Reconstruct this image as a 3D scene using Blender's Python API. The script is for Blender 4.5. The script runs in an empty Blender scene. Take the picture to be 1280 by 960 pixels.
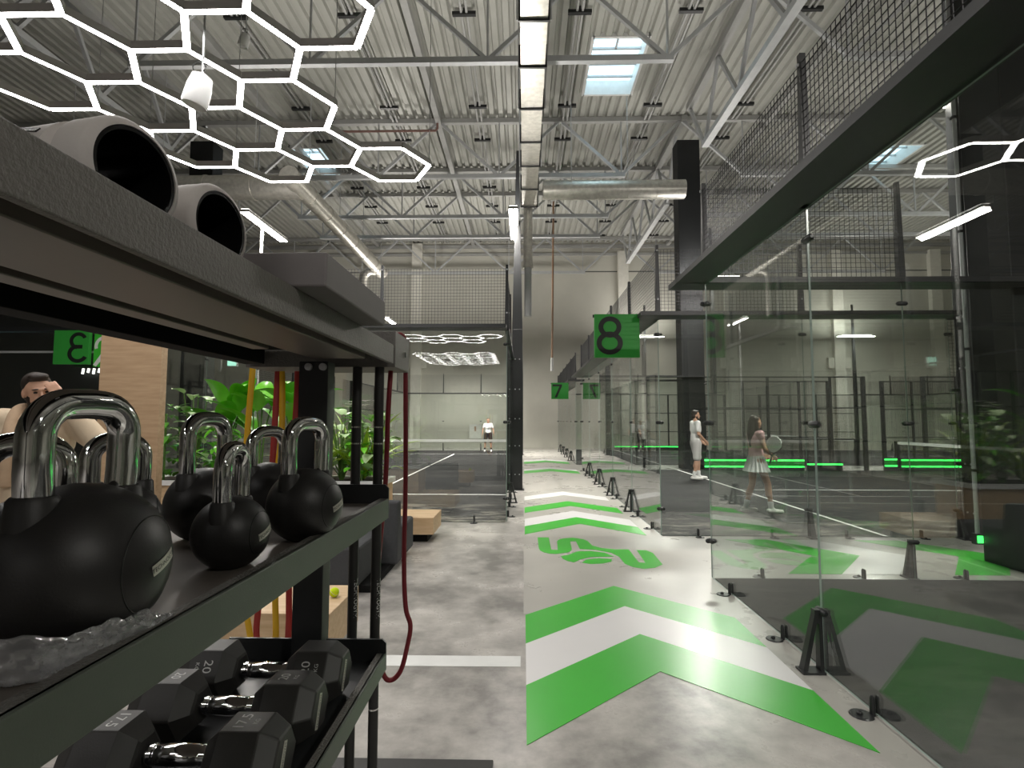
import bpy, bmesh, math, random
from mathutils import Vector as V, Matrix
PI=math.pi
sc=bpy.context.scene; col=sc.collection
random.seed(7)
# ------------------------------------------------------------------ camera
F,H=670.7,1.57
YAW,PIT,ROLL=math.radians(1.2542),math.radians(3.9323),math.radians(.1)
sy,cy,sp,cp=math.sin(YAW),math.cos(YAW),math.sin(PIT),math.cos(PIT)
CR=V((cy,sy,0)); CU=V((sy*sp,-cy*sp,cp)); CW=V((-sy*cp,cy*cp,sp))
CR,CU=CR*math.cos(ROLL)+CU*math.sin(ROLL), CU*math.cos(ROLL)-CR*math.sin(ROLL)
cam=bpy.data.objects.new('camera',bpy.data.cameras.new('camera')); col.objects.link(cam)
cam.data.sensor_fit='HORIZONTAL'; cam.data.sensor_width=36; cam.data.lens=F/1280*36
cam.data.clip_start=.02; cam.data.clip_end=200
cam.matrix_world=Matrix(((CR.x,CU.x,-CW.x,0),(CR.y,CU.y,-CW.y,0),(CR.z,CU.z,-CW.z,H),(0,0,0,1)))
sc.camera=cam
def U(px,py,X=None,Y=None,Z=None):
    "the point of the place that the photograph shows at a pixel, on a known plane"
    r=CR*((px-640)/F)-CU*((py-480)/F)+CW
    t=X/r.x if X is not None else Y/r.y if Y is not None else (Z-H)/r.z
    return V((0,0,H))+r*t
# ------------------------------------------------------------------ mesh builder
class MB:
    def __init__(s): s.v=[]; s.f=[]; s.m=[]; s.mi=0
    def add(s,vs,fs):
        o=len(s.v); s.v+=[tuple(p) for p in vs]; s.f+=[tuple(i+o for i in f) for f in fs]; s.m+=[s.mi]*len(fs); return s
    def box(s,x0,x1,y0,y1,z0,z1):
        x0,x1=min(x0,x1),max(x0,x1); y0,y1=min(y0,y1),max(y0,y1); z0,z1=min(z0,z1),max(z0,z1)
        return s.add([(x0,y0,z0),(x1,y0,z0),(x1,y1,z0),(x0,y1,z0),(x0,y0,z1),(x1,y0,z1),(x1,y1,z1),(x0,y1,z1)],
          [(3,2,1,0),(4,5,6,7),(0,1,5,4),(1,2,6,5),(2,3,7,6),(3,0,4,7)])
    def bar(s,p,q,w,h,up=(0,0,1)):
        "rectangular bar from p to q, w sideways, h along up"
        p,q=V(p),V(q); d=(q-p).normalized(); u=V(up)
        if abs(d.dot(u))>.99: u=V((1,0,0))
        r=d.cross(u).normalized(); u=r.cross(d).normalized()
        vs=[]
        for c in (p,q):
            for a,b in ((-1,-1),(1,-1),(1,1),(-1,1)): vs.append(c+r*(a*w/2)+u*(b*h/2))
        return s.add(vs,[(0,1,2,3),(7,6,5,4),(0,4,5,1),(1,5,6,2),(2,6,7,3),(3,7,4,0)])
    def cyl(s,p,q,r0,r1=None,n=12,caps=True):
        r1=r0 if r1 is None else r1
        return s.tube([p,q],[r0,r1],n,caps)
    def tube(s,pts,r,n=10,caps=True,closed=False,flat=None):
        "sweep a circle (or a flat ellipse) along a polyline"
        pts=[V(p) for p in pts]; N=len(pts); rs=r if isinstance(r,(list,tuple)) else [r]*N
        vs=[]; pu=None
        for i,p in enumerate(pts):
            a=pts[i-1] if (i>0 or closed) else p; b=pts[(i+1)%N] if (i<N-1 or closed) else p
            d=(b-a).normalized() if (b-a).length>1e-9 else V((0,0,1))
            if pu is None:
                pu=V((0,0,1)) if abs(d.z)<.9 else V((1,0,0))
            pu=(pu-d*pu.dot(d)).normalized(); w=d.cross(pu)
            for k in range(n):
                t=2*PI*k/n; e=flat if flat else 1
                vs.append(p+pu*(math.cos(t)*rs[i])+w*(math.sin(t)*rs[i]*e))
        fs=[]
        for i in range(N if closed else N-1):
            j=(i+1)%N
            for k in range(n):
                l=(k+1)%n; fs.append((i*n+k,i*n+l,j*n+l,j*n+k))
        if caps and not closed:
            fs.append(tuple(range(n-1,-1,-1))); fs.append(tuple((N-1)*n+k for k in range(n)))
        return s.add(vs,fs)
    def lathe(s,prof,c=(0,0,0),n=32,ax='z'):
        "prof: (radius, height) pairs; poles close at radius 0"
        vs=[]; fs=[]
        for r,h in prof:
            for k in range(n):
                t=2*PI*k/n; a,b=r*math.cos(t),r*math.sin(t)
                q=(a,b,h) if ax=='z' else (h,a,b) if ax=='x' else (b,h,a)
                vs.append(V(q)+V(c))
        for i in range(len(prof)-1):
            for k in range(n):
                l=(k+1)%n; fs.append((i*n+k,i*n+l,(i+1)*n+l,(i+1)*n+k))
        return s.add(vs,fs)
    def ell(s,c,r,nu=20,nv=12,rot=None):
        r=(r,r,r) if isinstance(r,(int,float)) else r
        vs=[];fs=[]
        R=rot if rot is not None else Matrix.Identity(3)
        top=R@V((0,0,r[2]))+V(c); bot=R@V((0,0,-r[2]))+V(c)
        vs.append(top)
        for j in range(1,nv):
            t=PI*j/nv
            for i in range(nu):
                a=2*PI*i/nu
                vs.append(R@V((r[0]*math.sin(t)*math.cos(a),r[1]*math.sin(t)*math.sin(a),r[2]*math.cos(t)))+V(c))
        vs.append(bot); L=len(vs)-1
        for i in range(nu): fs.append((0,1+i,1+(i+1)%nu)); fs.append((L,1+(nv-2)*nu+(i+1)%nu,1+(nv-2)*nu+i))
        for j in range(nv-2):
            for i in range(nu):
                a=1+j*nu+i;b=1+j*nu+(i+1)%nu; fs.append((a,a+nu,b+nu,b))
        return s.add(vs,fs)
    def prism(s,poly,fn,d0,d1):
        "fn(u,v,d) maps an outline to space; extruded from depth d0 to d1"
        n=len(poly); vs=[fn(u,v,d0) for u,v in poly]+[fn(u,v,d1) for u,v in poly]
        fs=[tuple(range(n-1,-1,-1)),tuple(range(n,2*n))]+[(i,(i+1)%n,n+(i+1)%n,n+i) for i in range(n)]
        return s.add(vs,fs)
    def strip(s,outer,inner,fn,d0,d1,closed=True):
        "ring or open stroke between two outlines"
        n=len(outer); vs=[]
        for d in (d0,d1):
            vs+=[fn(u,v,d) for u,v in outer]+[fn(u,v,d) for u,v in inner]
        fs=[]
        for i in range(n if closed else n-1):
            j=(i+1)%n
            fs+=[(i,j,n+j,n+i),(2*n+i,3*n+i,3*n+j,2*n+j),(i,2*n+i,2*n+j,j),(n+i,n+j,3*n+j,3*n+i)]
        if not closed: fs+=[(0,n,3*n,2*n),(n-1,3*n-1,4*n-1,2*n-1)]
        return s.add(vs,fs)
    def text(s,txt,size,fn,depth=.001):
        cu=bpy.data.curves.new('t','FONT'); cu.body=txt; cu.size=size; cu.resolution_u=3; cu.align_x='CENTER'; cu.align_y='CENTER'
        ob=bpy.data.objects.new('t',cu); col.objects.link(ob); bpy.context.view_layer.update()
        me=ob.to_mesh(); vs=[tuple(p.co) for p in me.vertices]; fs=[tuple(p.vertices) for p in me.polygons]; ob.to_mesh_clear()
        bpy.data.objects.remove(ob); bpy.data.curves.remove(cu)
        return s.add([fn(a,b,depth) for a,b,_ in vs],fs)
def setlabel(o,label=None,cat=None,group=None,kind=None):
    if label: o['label']=label
    if cat: o['category']=cat
    if group: o['group']=group
    if kind: o['kind']=kind
    return o
def root(name,label,cat,loc=(0,0,0),rz=0,group=None):
    o=bpy.data.objects.new(name,None); o.empty_display_size=.1; col.objects.link(o); o.location=loc; o.rotation_euler=(0,0,rz)
    return setlabel(o,label,cat,group)
def obj(name,mb,mat,parent=None,local=False,smooth=None,bevel=0,label=None,cat=None,group=None,kind=None,loc=None):
    me=bpy.data.meshes.new(name)
    off=V((0,0,0))
    if parent is not None and not local:
        p=parent
        while p is not None: off+=V(p.location); p=p.parent
    if loc is not None: off=V(loc)
    me.from_pydata([tuple(V(p)-off) for p in mb.v],[],mb.f)
    mats=mat if isinstance(mat,(list,tuple)) else [mat]
    for m in mats: me.materials.append(m)
    if len(mats)>1: me.polygons.foreach_set('material_index',mb.m)
    b=bmesh.new(); b.from_mesh(me); bmesh.ops.recalc_face_normals(b,faces=b.faces); b.to_mesh(me); b.free()
    if smooth is not None:
        me.polygons.foreach_set('use_smooth',[True]*len(me.polygons))
        me.set_sharp_from_angle(angle=math.radians(smooth))
    me.update()
    o=bpy.data.objects.new(name,me); col.objects.link(o); o.parent=parent
    if loc is not None: o.location=loc
    if bevel:
        md=o.modifiers.new('edge','BEVEL'); md.width=bevel; md.segments=2; md.limit_method='ANGLE'; md.angle_limit=math.radians(50)
    return setlabel(o,label,cat,group,kind)
def copy_tree(o,parent=None):
    c=o.copy(); col.objects.link(c); c.parent=parent
    for ch in list(o.children): copy_tree(ch,c)
    return c
# ------------------------------------------------------------------ materials
class NT:
    def __init__(s,name):
        s.mat=bpy.data.materials.new(name); s.mat.use_nodes=True; s.t=s.mat.node_tree; s.t.nodes.clear()
        s.out=s.n('ShaderNodeOutputMaterial')
    def n(s,kind,**kw):
        x=s.t.nodes.new(kind)
        for k,v in kw.items():
            if k in x.inputs: s.set(x.inputs[k],v)
            else: setattr(x,k,v)
        return x
    def set(s,inp,v):
        if isinstance(v,bpy.types.NodeSocket): s.t.links.new(v,inp)
        else:
            if inp.type=='RGBA' and len(v)==3: v=(*v,1)
            inp.default_value=v
    def math(s,op,a,b=0):
        x=s.t.nodes.new('ShaderNodeMath'); x.operation=op; s.set(x.inputs[0],a); s.set(x.inputs[1],b); return x.outputs[0]
    def mixc(s,fac,a,b):
        x=s.t.nodes.new('ShaderNodeMix'); x.data_type='RGBA'; s.set(x.inputs[0],fac); s.set(x.inputs[6],a); s.set(x.inputs[7],b); return x.outputs[2]
    def noise(s,scale,detail=4,rough=.55,vec=None):
        x=s.n('ShaderNodeTexNoise'); x.inputs['Scale'].default_value=scale; x.inputs['Detail'].default_value=detail; x.inputs['Roughness'].default_value=rough
        if vec is None: vec=s.n('ShaderNodeTexCoord').outputs['Object']
        s.set(x.inputs['Vector'],vec); return x.outputs['Fac']
    def ramp(s,fac,p0,p1,c0=(0,0,0),c1=(1,1,1)):
        x=s.n('ShaderNodeValToRGB'); s.set(x.inputs[0],fac); e=x.color_ramp.elements
        e[0].position=p0; e[1].position=p1; e[0].color=(*c0,1); e[1].color=(*c1,1); return x.outputs[0]
    def bsdf(s,color,rough=.5,metal=0,spec=.5,bump=None,bstr=.2,bdist=.005,**kw):
        b=s.n('ShaderNodeBsdfPrincipled'); s.set(b.inputs['Base Color'],color); s.set(b.inputs['Roughness'],rough)
        b.inputs['Metallic'].default_value=metal; b.inputs['Specular IOR Level'].default_value=spec
        for k,v in kw.items(): s.set(b.inputs[k.replace('_',' ')],v)
        if bump is not None:
            bu=s.n('ShaderNodeBump'); bu.inputs['Strength'].default_value=bstr; bu.inputs['Distance'].default_value=bdist
            s.set(bu.inputs['Height'],bump); s.set(b.inputs['Normal'],bu.outputs[0])
        s.t.links.new(b.outputs[0],s.out.inputs[0]); return s.mat
def plain(name,c,rough=.5,metal=0,spec=.5,var=.12,scale=6,bump=0,bscale=60,bdist=.002,**kw):
    "a procedural material: base colour with slight noise variation and optional fine grain bump"
    t=NT(name); f=t.noise(scale,3)
    cc=t.mixc(f,tuple(x*(1-var) for x in c),tuple(min(1,x*(1+var)) for x in c))
    b=t.noise(bscale,2) if bump else None
    return t.bsdf(cc,rough,metal,spec,b,bump,bdist,**kw)
def emit(name,c,st):
    t=NT(name); e=t.n('ShaderNodeEmission'); t.set(e.inputs[0],c); e.inputs[1].default_value=st
    t.t.links.new(e.outputs[0],t.out.inputs[0]); return t.mat
def glassy(name,tint,ior=1.75,rough=0):
    t=NT(name); g=t.n('ShaderNodeNewGeometry'); fr=t.n('ShaderNodeFresnel')
    i=t.math('ADD',t.math('MULTIPLY',g.outputs['Backfacing'],1/ior-ior),ior)   # same index from both faces of a thin pane
    t.set(fr.inputs['IOR'],i)
    tr=t.n('ShaderNodeBsdfTransparent'); t.set(tr.inputs[0],tint)
    gl=t.n('ShaderNodeBsdfGlossy'); gl.inputs['Roughness'].default_value=rough
    mx=t.n('ShaderNodeMixShader'); t.set(mx.inputs[0],fr.outputs[0]); t.t.links.new(tr.outputs[0],mx.inputs[1]); t.t.links.new(gl.outputs[0],mx.inputs[2])
    t.t.links.new(mx.outputs[0],t.out.inputs[0]); return t.mat
M={}
M['frame']=plain('black_powder_coat',(.018,.019,.020),.38,.0,.5,.2,8)
M['wire']=plain('black_wire',(.03,.03,.032),.28,.6,.5)
M['glass']=glassy('clear_glass',(.955,.975,.96),1.76)
M['edge']=plain('glass_edge',(.34,.42,.38),.2,0,.6)
M['chrome']=plain('chrome',(.80,.80,.80),.06,1,.5,.03)
M['steel']=plain('grey_steel',(.52,.53,.54),.45,.25,.5)
M['truss']=plain('painted_steel',(.42,.42,.41),.5,.15,.5)
M['galv']=plain('galvanised_sheet',(.62,.60,.55),.38,.75,.5,.35,9)
M['column']=plain('black_paint',(.012,.013,.014),.55,0,.4)
M['white']=plain('white_paint',(.80,.80,.79),.45)
M['lamp_house']=plain('lamp_housing',(.55,.53,.52),.4)
M['hexled']=emit('hexagon_led',(1,.97,.94),26)
M['lamp']=emit('court_lamp_led',(1,.95,.88),30)
M['lamp_up']=emit('court_lamp_upper_diffuser',(1,.95,.88),8)  # glow of the added upward fill on the masts
M['greenled']=emit('green_led',(.06,1,.13),3.0)  # emission imitating green reflections, not a lamp
M['greenglow']=emit('green_lit_panel',(.04,1,.10),.2)  # fainter emission filling the gap inside a green reflection
M['signgreen']=plain('green_sign_panel',(.036,.32,.045),.45,0,.4,.05)
M['black']=plain('black_lettering',(.01,.012,.01),.5)
M['greenpaint']=plain('green_floor_paint',(.060,.50,.045),.28,0,.5,.07,2)
M['greenpaint2']=M['greenpaint']
M['whitepaint']=plain('white_floor_paint',(.80,.78,.78),.3,0,.5,.05,2)
M['line']=plain('white_court_line',(.78,.78,.76),.6)
M['rubber']=plain('black_rubber',(.022,.021,.020),.5,0,.45,.2,10,.25,220,.0008)
M['urethane']=plain('black_urethane',(.020,.019,.0185),.44,0,.5,.2,12,.3,320,.0006)
M['urethane2']=plain('charcoal_urethane',(.042,.040,.038),.5,0,.5,.15,12,.3,320,.0006)
M['foamroll']=plain('grey_foam',(.44,.41,.385),.6,0,.4,.12,14,.3,260,.0006)
M['pipeblack']=plain('gloss_black_pipe',(.006,.006,.006),.18)
M['rack']=plain('textured_graphite_coat',(.15,.142,.128),.5,.15,.5,.1,20,.9,190,.0035)
M['rackgreen']=plain('dark_green_grey_coat',(.10,.118,.094),.5,.1,.5,.08,20,.3,300,.0008)
M['rackdeck']=plain('brown_black_sheet',(.15,.13,.112),.4,.1,.5)
M['pad']=plain('grey_pad_cover',(.17,.157,.155),.62,0,.3,.1,20,.3,500,.0005)
M['redcord']=plain('dark_red_band',(.19,.012,.02),.5)
M['redband']=plain('red_band',(.42,.03,.022),.5)
M['yellowband']=plain('yellow_band',(.95,.52,.012),.5)
M['sofa']=plain('charcoal_fabric',(.075,.076,.08),.9,0,.2,.15,40,.4,420,.001)
M['plinth']=plain('black_plinth',(.010,.010,.010),.75,0,.1)
M['ball']=plain('tennis_felt',(.62,.80,.02),.9,0,.2,.1,30,.5,300,.001)
M['letter']=plain('white_lettering',(.72,.72,.70),.5)
M['letterdim']=plain('grey_lettering',(.30,.30,.29),.5)
M['plate']=plain('silver_name_plate',(.60,.58,.52),.4,.2)
M['skin']=plain('skin',(.55,.32,.22),.5,0,.4,.08,20)
M['skin2']=plain('tanned_skin',(.48,.27,.18),.5,0,.4,.08,20)
M['hair']=plain('dark_brown_hair',(.022,.014,.010),.55,0,.4,.3,60)
M['shirt']=plain('white_cotton',(.78,.77,.77),.85,0,.2,.06,18,.3,40,.01)
M['pink']=plain('pink_white_cotton',(.66,.40,.42),.85,0,.2,.06,18)
M['shorts']=plain('pale_grey_cotton',(.52,.50,.50),.85,0,.2,.06,18)
M['darkcloth']=plain('black_cloth',(.015,.013,.015),.8,0,.3,.2,18)
M['coat']=plain('beige_wool',(.58,.47,.34),.9,0,.2,.12,14,.3,90,.004)
M['scarf']=plain('camel_wool',(.42,.30,.20),.9,0,.2,.15,20,.3,90,.004)
M['shoe']=plain('white_trainer',(.78,.76,.74),.6)
M['eye']=plain('eye',(.02,.015,.012),.2)
M['lip']=plain('lip',(.36,.12,.09),.5)
M['stem']=plain('plant_stem',(.10,.20,.04),.6)
M['soil']=plain('potting_soil',(.03,.022,.015),.95,0,.1,.3,30,.8,60,.01)
M['petal']=plain('white_petal',(.80,.72,.78),.6,0,.3,.2,30)
M['copper']=plain('orange_cable',(.42,.26,.17),.5)
M['ropegrey']=plain('grey_plastic',(.35,.35,.34),.5)
def leafmat(name,c,c2):
    t=NT(name); f=t.noise(5,3); cc=t.mixc(f,c,c2)
    return t.bsdf(cc,.38,0,.5,Subsurface_Weight=0.0,Transmission_Weight=0.0)
M['leaf']=leafmat('broad_leaf',(.10,.42,.015),(.20,.60,.04))
M['leafpale']=leafmat('variegated_leaf',(.22,.45,.12),(.70,.80,.52))
M['leafdark']=leafmat('dark_leaf',(.05,.20,.015),(.11,.33,.03))
M['leafyellow']=leafmat('yellow_green_leaf',(.30,.48,.03),(.45,.60,.06))
def wood(nm,c0,c1):
    t=NT(nm); tc=t.n('ShaderNodeTexCoord'); mp=t.n('ShaderNodeMapping'); t.set(mp.inputs[0],tc.outputs['Object']); mp.inputs['Scale'].default_value=(1.2,9,14)
    f=t.noise(2.2,6,.6,mp.outputs[0]); c=t.ramp(f,.3,.7,c0,c1); return t.bsdf(c,.5,0,.35)
M['wood']=wood('pale_oak',(.54,.36,.20),(.70,.51,.32)); M['veneer']=wood('oak_veneer',(.37,.245,.145),(.49,.345,.215))
def floor_mat():
    t=NT('polished_concrete'); g=t.n('ShaderNodeNewGeometry'); p=g.outputs['Position']
    x=t.n('ShaderNodeSeparateXYZ'); t.set(x.inputs[0],p); X,Y=x.outputs[0],x.outputs[1]
    big=t.noise(.9,9,.62,p); fine=t.noise(5,8,.65,p)
    f=t.math('ADD',t.math('MULTIPLY',big,.7),t.math('MULTIPLY',fine,.3))
    con=t.ramp(f,.41,.60,(.235,.222,.208),(.60,.565,.53))
    pn=t.ramp(t.noise(1.4,4,.5,p),.3,.7,(.43,.412,.38),(.50,.478,.44))
    def rng(s,a,b): return t.math('MULTIPLY',t.math('GREATER_THAN',s,a),t.math('LESS_THAN',s,b))
    m=t.math('MULTIPLY',rng(X,.0,1.885),t.math('GREATER_THAN',Y,4.5))
    m=t.math('MAXIMUM',m,rng(X,1.69,1.885)); m=t.math('MAXIMUM',m,t.math('MULTIPLY',t.math('GREATER_THAN',X,1.885),rng(Y,5.53,7.51)))
    m=t.math('MAXIMUM',m,t.math('MULTIPLY',t.math('GREATER_THAN',X,1.885),rng(Y,17.5,19.5)))
    c=t.mixc(m,con,pn); r=t.ramp(f,.3,.7,(.34,.34,.34),(.24,.24,.24))
    return t.bsdf(c,r,0,.5,fine,.03,.002)
M['floor']=floor_mat()
def turf():
    t=NT('dark_turf'); g=t.n('ShaderNodeNewGeometry'); p=g.outputs['Position']
    mp=t.n('ShaderNodeMapping'); t.set(mp.inputs[0],p); mp.inputs['Scale'].default_value=(.5,1.1,1)
    big=t.noise(1.1,7,.6,mp.outputs[0]); fine=t.noise(160,2,.6,p)
    c=t.ramp(big,.48,.76,(.009,.009,.0098),(.040,.038,.036)); c=t.mixc(t.math('MULTIPLY',fine,.4),c,(.008,.008,.009))
    x=t.n('ShaderNodeSeparateXYZ'); t.set(x.inputs[0],p); X,Y=x.outputs[0],x.outputs[1]
    def rg(s,a,b):
        m=t.n('ShaderNodeMapRange'); t.set(m.inputs[0],s); m.inputs[1].default_value=a; m.inputs[2].default_value=b; return m.outputs[0]
    edge=t.math('MAXIMUM',t.math('MULTIPLY',t.math('MULTIPLY',rg(Y,9.3,7.5),t.math('GREATER_THAN',Y,7.2)),t.math('GREATER_THAN',X,1.8)),t.math('MULTIPLY',rg(Y,11.0,8.4),t.math('LESS_THAN',X,0)))
    edge=t.math('MAXIMUM',edge,t.math('MULTIPLY',rg(X,4.6,1.0),t.math('MULTIPLY',t.math('LESS_THAN',Y,5.6),.12)))
    mp2=t.n('ShaderNodeMapping'); t.set(mp2.inputs[0],p); mp2.inputs['Scale'].default_value=(.8,2.2,1)
    sand=t.ramp(t.noise(1.7,8,.68,mp2.outputs[0]),.50,.60); c=t.mixc(t.math('MULTIPLY',t.math('MULTIPLY',edge,sand),.8),c,(.30,.275,.235))   # sand gathered along the glass
    return t.bsdf(c,.75,0,.18,fine,.4,.006)
M['turf']=turf()
def wallm(name,c0,c1):
    t=NT(name); g=t.n('ShaderNodeNewGeometry'); f=t.noise(.6,6,.6,g.outputs['Position'])
    x=t.n('ShaderNodeSeparateXYZ'); t.set(x.inputs[0],g.outputs['Position'])
    c=t.ramp(f,.3,.7,c0,c1)
    j=t.math('LESS_THAN',t.math('ABSOLUTE',t.math('SUBTRACT',x.outputs[2],10.3)),.035)   # joint between the wall panels
    c=t.mixc(j,c,(.12,.12,.11)); return t.bsdf(c,.8,0,.3)
M['wall']=wallm('grey_concrete_panel',(.56,.55,.49),(.63,.615,.55))
M['wall_dark']=plain('dark_wall_paint',(.03,.032,.032),.7)
M['deck']=plain('corrugated_roof_sheet',(.44,.44,.405),.45,.15,.5,.08,3)
M['pilaster']=plain('pale_concrete',(.78,.76,.69),.7)
M['sky_pane']=glassy('skylight_sheet',(.93,.98,1.0),1.3)
def film():
    t=NT('clear_plastic_film'); tr=t.n('ShaderNodeBsdfTransparent'); t.set(tr.inputs[0],(.93,.93,.93))
    g=t.n('ShaderNodeBsdfGlossy'); g.inputs['Roughness'].default_value=.12; t.set(g.inputs[0],(.8,.8,.82))
    d=t.n('ShaderNodeBsdfDiffuse'); t.set(d.inputs[0],(.8,.8,.82))
    f=t.noise(26,5,.7); r=t.ramp(f,.42,.68)
    m1=t.n('ShaderNodeMixShader'); m1.inputs[0].default_value=.5; t.t.links.new(g.outputs[0],m1.inputs[1]); t.t.links.new(d.outputs[0],m1.inputs[2])
    m2=t.n('ShaderNodeMixShader'); fac=t.math('ADD',t.math('MULTIPLY',r,.5),.30); t.set(m2.inputs[0],fac)
    t.t.links.new(tr.outputs[0],m2.inputs[1]); t.t.links.new(m1.outputs[0],m2.inputs[2]); t.t.links.new(m2.outputs[0],t.out.inputs[0]); return t.mat
M['film']=film()
# ------------------------------------------------------------------ the hall
X0,X1,Y0,Y1,ZC=-30.0,26.0,-20.0,31.0,12.05
obj('floor',MB().box(X0,X1,Y0,Y1,-.2,0),M['floor'],kind='structure')
obj('wall_far',MB().box(X0,X1,Y1,Y1+.3,0,ZC+.4),M['wall'],kind='structure')
obj('wall_behind',MB().box(X0,X1,Y0-.3,Y0,0,ZC+.4),M['wall'],kind='structure')
obj('wall_left',MB().box(X0-.3,X0,Y0,Y1,0,ZC+.4),M['wall'],kind='structure')
obj('wall_right',MB().box(X1,X1+.3,Y0,Y1,0,ZC+.4),M['wall'],kind='structure')
sky=[(1.9,3.45,14.05,16.65),(-9.05,-7.95,19.85,22.6),(14.0,15.2,20.0,22.45)]
mb=MB(); p=.31; n=int((X1-X0)/p)
for i in range(n+1):
    xa=X0+i*p
    prof=[(xa,ZC),(xa+.15,ZC),(xa+.19,ZC+.09),(xa+.27,ZC+.09),(xa+.31,ZC)]
    for a,b in zip(prof,prof[1:]):
        cuts=[Y0]
        for sx0,sx1,sy0,sy1 in sky:
            if b[0]>sx0 and a[0]<sx1: cuts+=[sy0,sy1]
        cuts.append(Y1)
        for ya,yb in zip(cuts[::2],cuts[1::2]):
            mb.add([(a[0],ya,a[1]),(b[0],ya,b[1]),(b[0],yb,b[1]),(a[0],yb,a[1]),
                    (a[0],ya,a[1]+.02),(b[0],ya,b[1]+.02),(b[0],yb,b[1]+.02),(a[0],yb,a[1]+.02)],
                   [(3,2,1,0),(4,5,6,7),(0,1,5,4),(1,2,6,5),(2,3,7,6),(3,0,4,7)])
obj('ceiling',mb,M['deck'],kind='structure')
for i,(a,b,c,d) in enumerate(sky):
    nm=['above the corridor, right of the square duct','seen between the hexagon lights on the left','high up behind the glass on the right'][i]
    r=root('skylight','roof skylight of translucent sheet with white frame '+nm,'skylight',((a+b)/2,(c+d)/2,ZC),group='roof skylights')
    f=MB()
    for q in (a,b): f.box(q-.04,q+.04,c-.04,d+.04,ZC-.02,ZC+.45)
    for q in (c,d): f.box(a,b,q-.04,q+.04,ZC-.02,ZC+.45)
    obj('frame',f,M['white'],r)
    g=MB(); g.box(a,b,c,d,ZC+.40,ZC+.42); obj('pane',g,M['sky_pane'],r)
    for q in (.16,.36,.62,.85): obj('glazing_bar',MB().box(a,b,c+(d-c)*q-.03,c+(d-c)*q+.03,ZC+.32,ZC+.38),M['steel'],r)
    obj('glazing_bar',MB().box((a+b)/2-.03,(a+b)/2+.03,c,c+(d-c)*.36,ZC+.32,ZC+.38),M['steel'],r)
# pillars of the frame of the hall
def pillar(x0,x1,y0,y1,z1,mat,n):
    obj('pillar_%d'%n,MB().box(x0,x1,y0,y1,0,z1),mat,kind='structure',bevel=.01)
pillar(5.2,5.95,5.75,6.3,11.1,M['column'],1); pillar(5.2,5.95,17.72,18.3,11.1,M['column'],2)
pillar(-11.4,-10.6,17.5,18.1,11.1,M['column'],3); pillar(21.6,22.4,17.72,18.3,11.1,M['column'],4); pillar(21.6,22.4,5.75,6.3,11.1,M['column'],5)
for i,x in enumerate((-6.25,5.77,11.9,18.0,23.6,-12.2)):
    obj('trim_%d'%(i+1),MB().box(x-.3,x+.3,30.72,31,0,11.45 if i!=0 else 11.95).box(x-.62,x+.62,30.8,31,4.6,5.2),M['pilaster'],kind='structure')
obj('trim_7',MB().box(X0,X1,30.9,31,11.7,11.9),M['truss'],kind='structure')
obj('trim_8',MB().box(X0,X1,30.9,31,11.25,11.4),M['truss'],kind='structure')
r=root('cable_conduit','thin silver cable conduit on the corner of the near black pillar','conduit',(5.17,6.33,.2))
obj('tube',MB().cyl((5.17,6.33,.30),(5.17,6.33,10.5),.022,n=12),M['steel'],r,smooth=40)
for z in (1.0,2.4,3.8,5.2): obj('clip',MB().box(5.14,5.20,6.30,6.36,z,z+.03),M['frame'],r)
obj('junction_box',MB().box(5.13,5.205,6.3,6.37,.18,.30),M['frame'],r); obj('green_light',MB().box(5.14,5.195,6.285,6.30,.20,.28),M['greenled'],r)  # glowing box imitates a green reflection on the pillar
# roof trusses across the hall: bottom chord between two nodes, webs up to the top chord
def truss(y,k,zb=9.98,zt=11.95):
    r=root('roof_truss',['painted steel roof truss nearest to the camera, above the hexagon lights','painted steel roof truss whose lower chord crosses the big skylight','painted steel roof truss above the round silver duct','painted steel roof truss third beyond the big skylight','painted steel roof truss fourth beyond the big skylight','painted steel roof truss next to the far wall'][k],'roof truss',(0,y,zb),group='roof trusses across the hall')
    obj('top_chord',MB().bar((X0,y,zt),(X1,y,zt),.16,.16),M['truss'],r)
    for xa,nb in ((3.35,3),(20.1,3),(-13.2,3)):
        xs=[xa-4.2*i for i in range(nb+1)]
        obj('bottom_chord',MB().bar((xs[-1]-.12,y,zb),(xs[0]+.12,y,zb),.14,.14),M['steel'],r)
        for i,x in enumerate(xs):
            for e in (x-2.1,x+2.1):
                obj('web',MB().bar((x,y,zb),(e,y,zt),.09,.09,(0,1,0)),M['steel'],r)
            obj('web_post',MB().bar((x,y,zb),(x,y,zt),.045,.045),M['steel'],r)
for k,y in enumerate((6,12,17.95,21.6,24,30)): truss(y,k)
# girder trusses running along the hall on the pillars
def girder(x,ya,yb,label):
    r=root('girder_truss',label,'girder',(x,ya,9.9),group='girder trusses along the hall')
    obj('bottom_chord',MB().bar((x,ya,9.95),(x,yb,9.95),.2,.16),M['steel'],r)
    obj('top_chord',MB().bar((x,ya-2.4,11.94),(x,yb+1.4,11.94),.2,.18),M['truss'],r)
    n=max(2,round((yb-ya)/2.6))
    for i in range(n+1):
        y=ya+(yb-ya)*i/n
        for e in (-1.3,1.3): obj('web',MB().bar((x,y,9.95),(x,y+e,11.88),.09,.09,(1,0,0)),M['steel'],r)
girder(5.5,-4,3.8,'steel girder truss in front of the near black pillar, overhead'); girder(5.5,8.2,15.9,'steel girder truss climbing left from the far black pillar over the wire mesh'); girder(5.5,20.2,28,'steel girder truss beyond the far black pillar, above sign 8')
girder(-11.0,-6,15.9,'steel girder truss over the left side, behind the hexagon lights')
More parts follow.
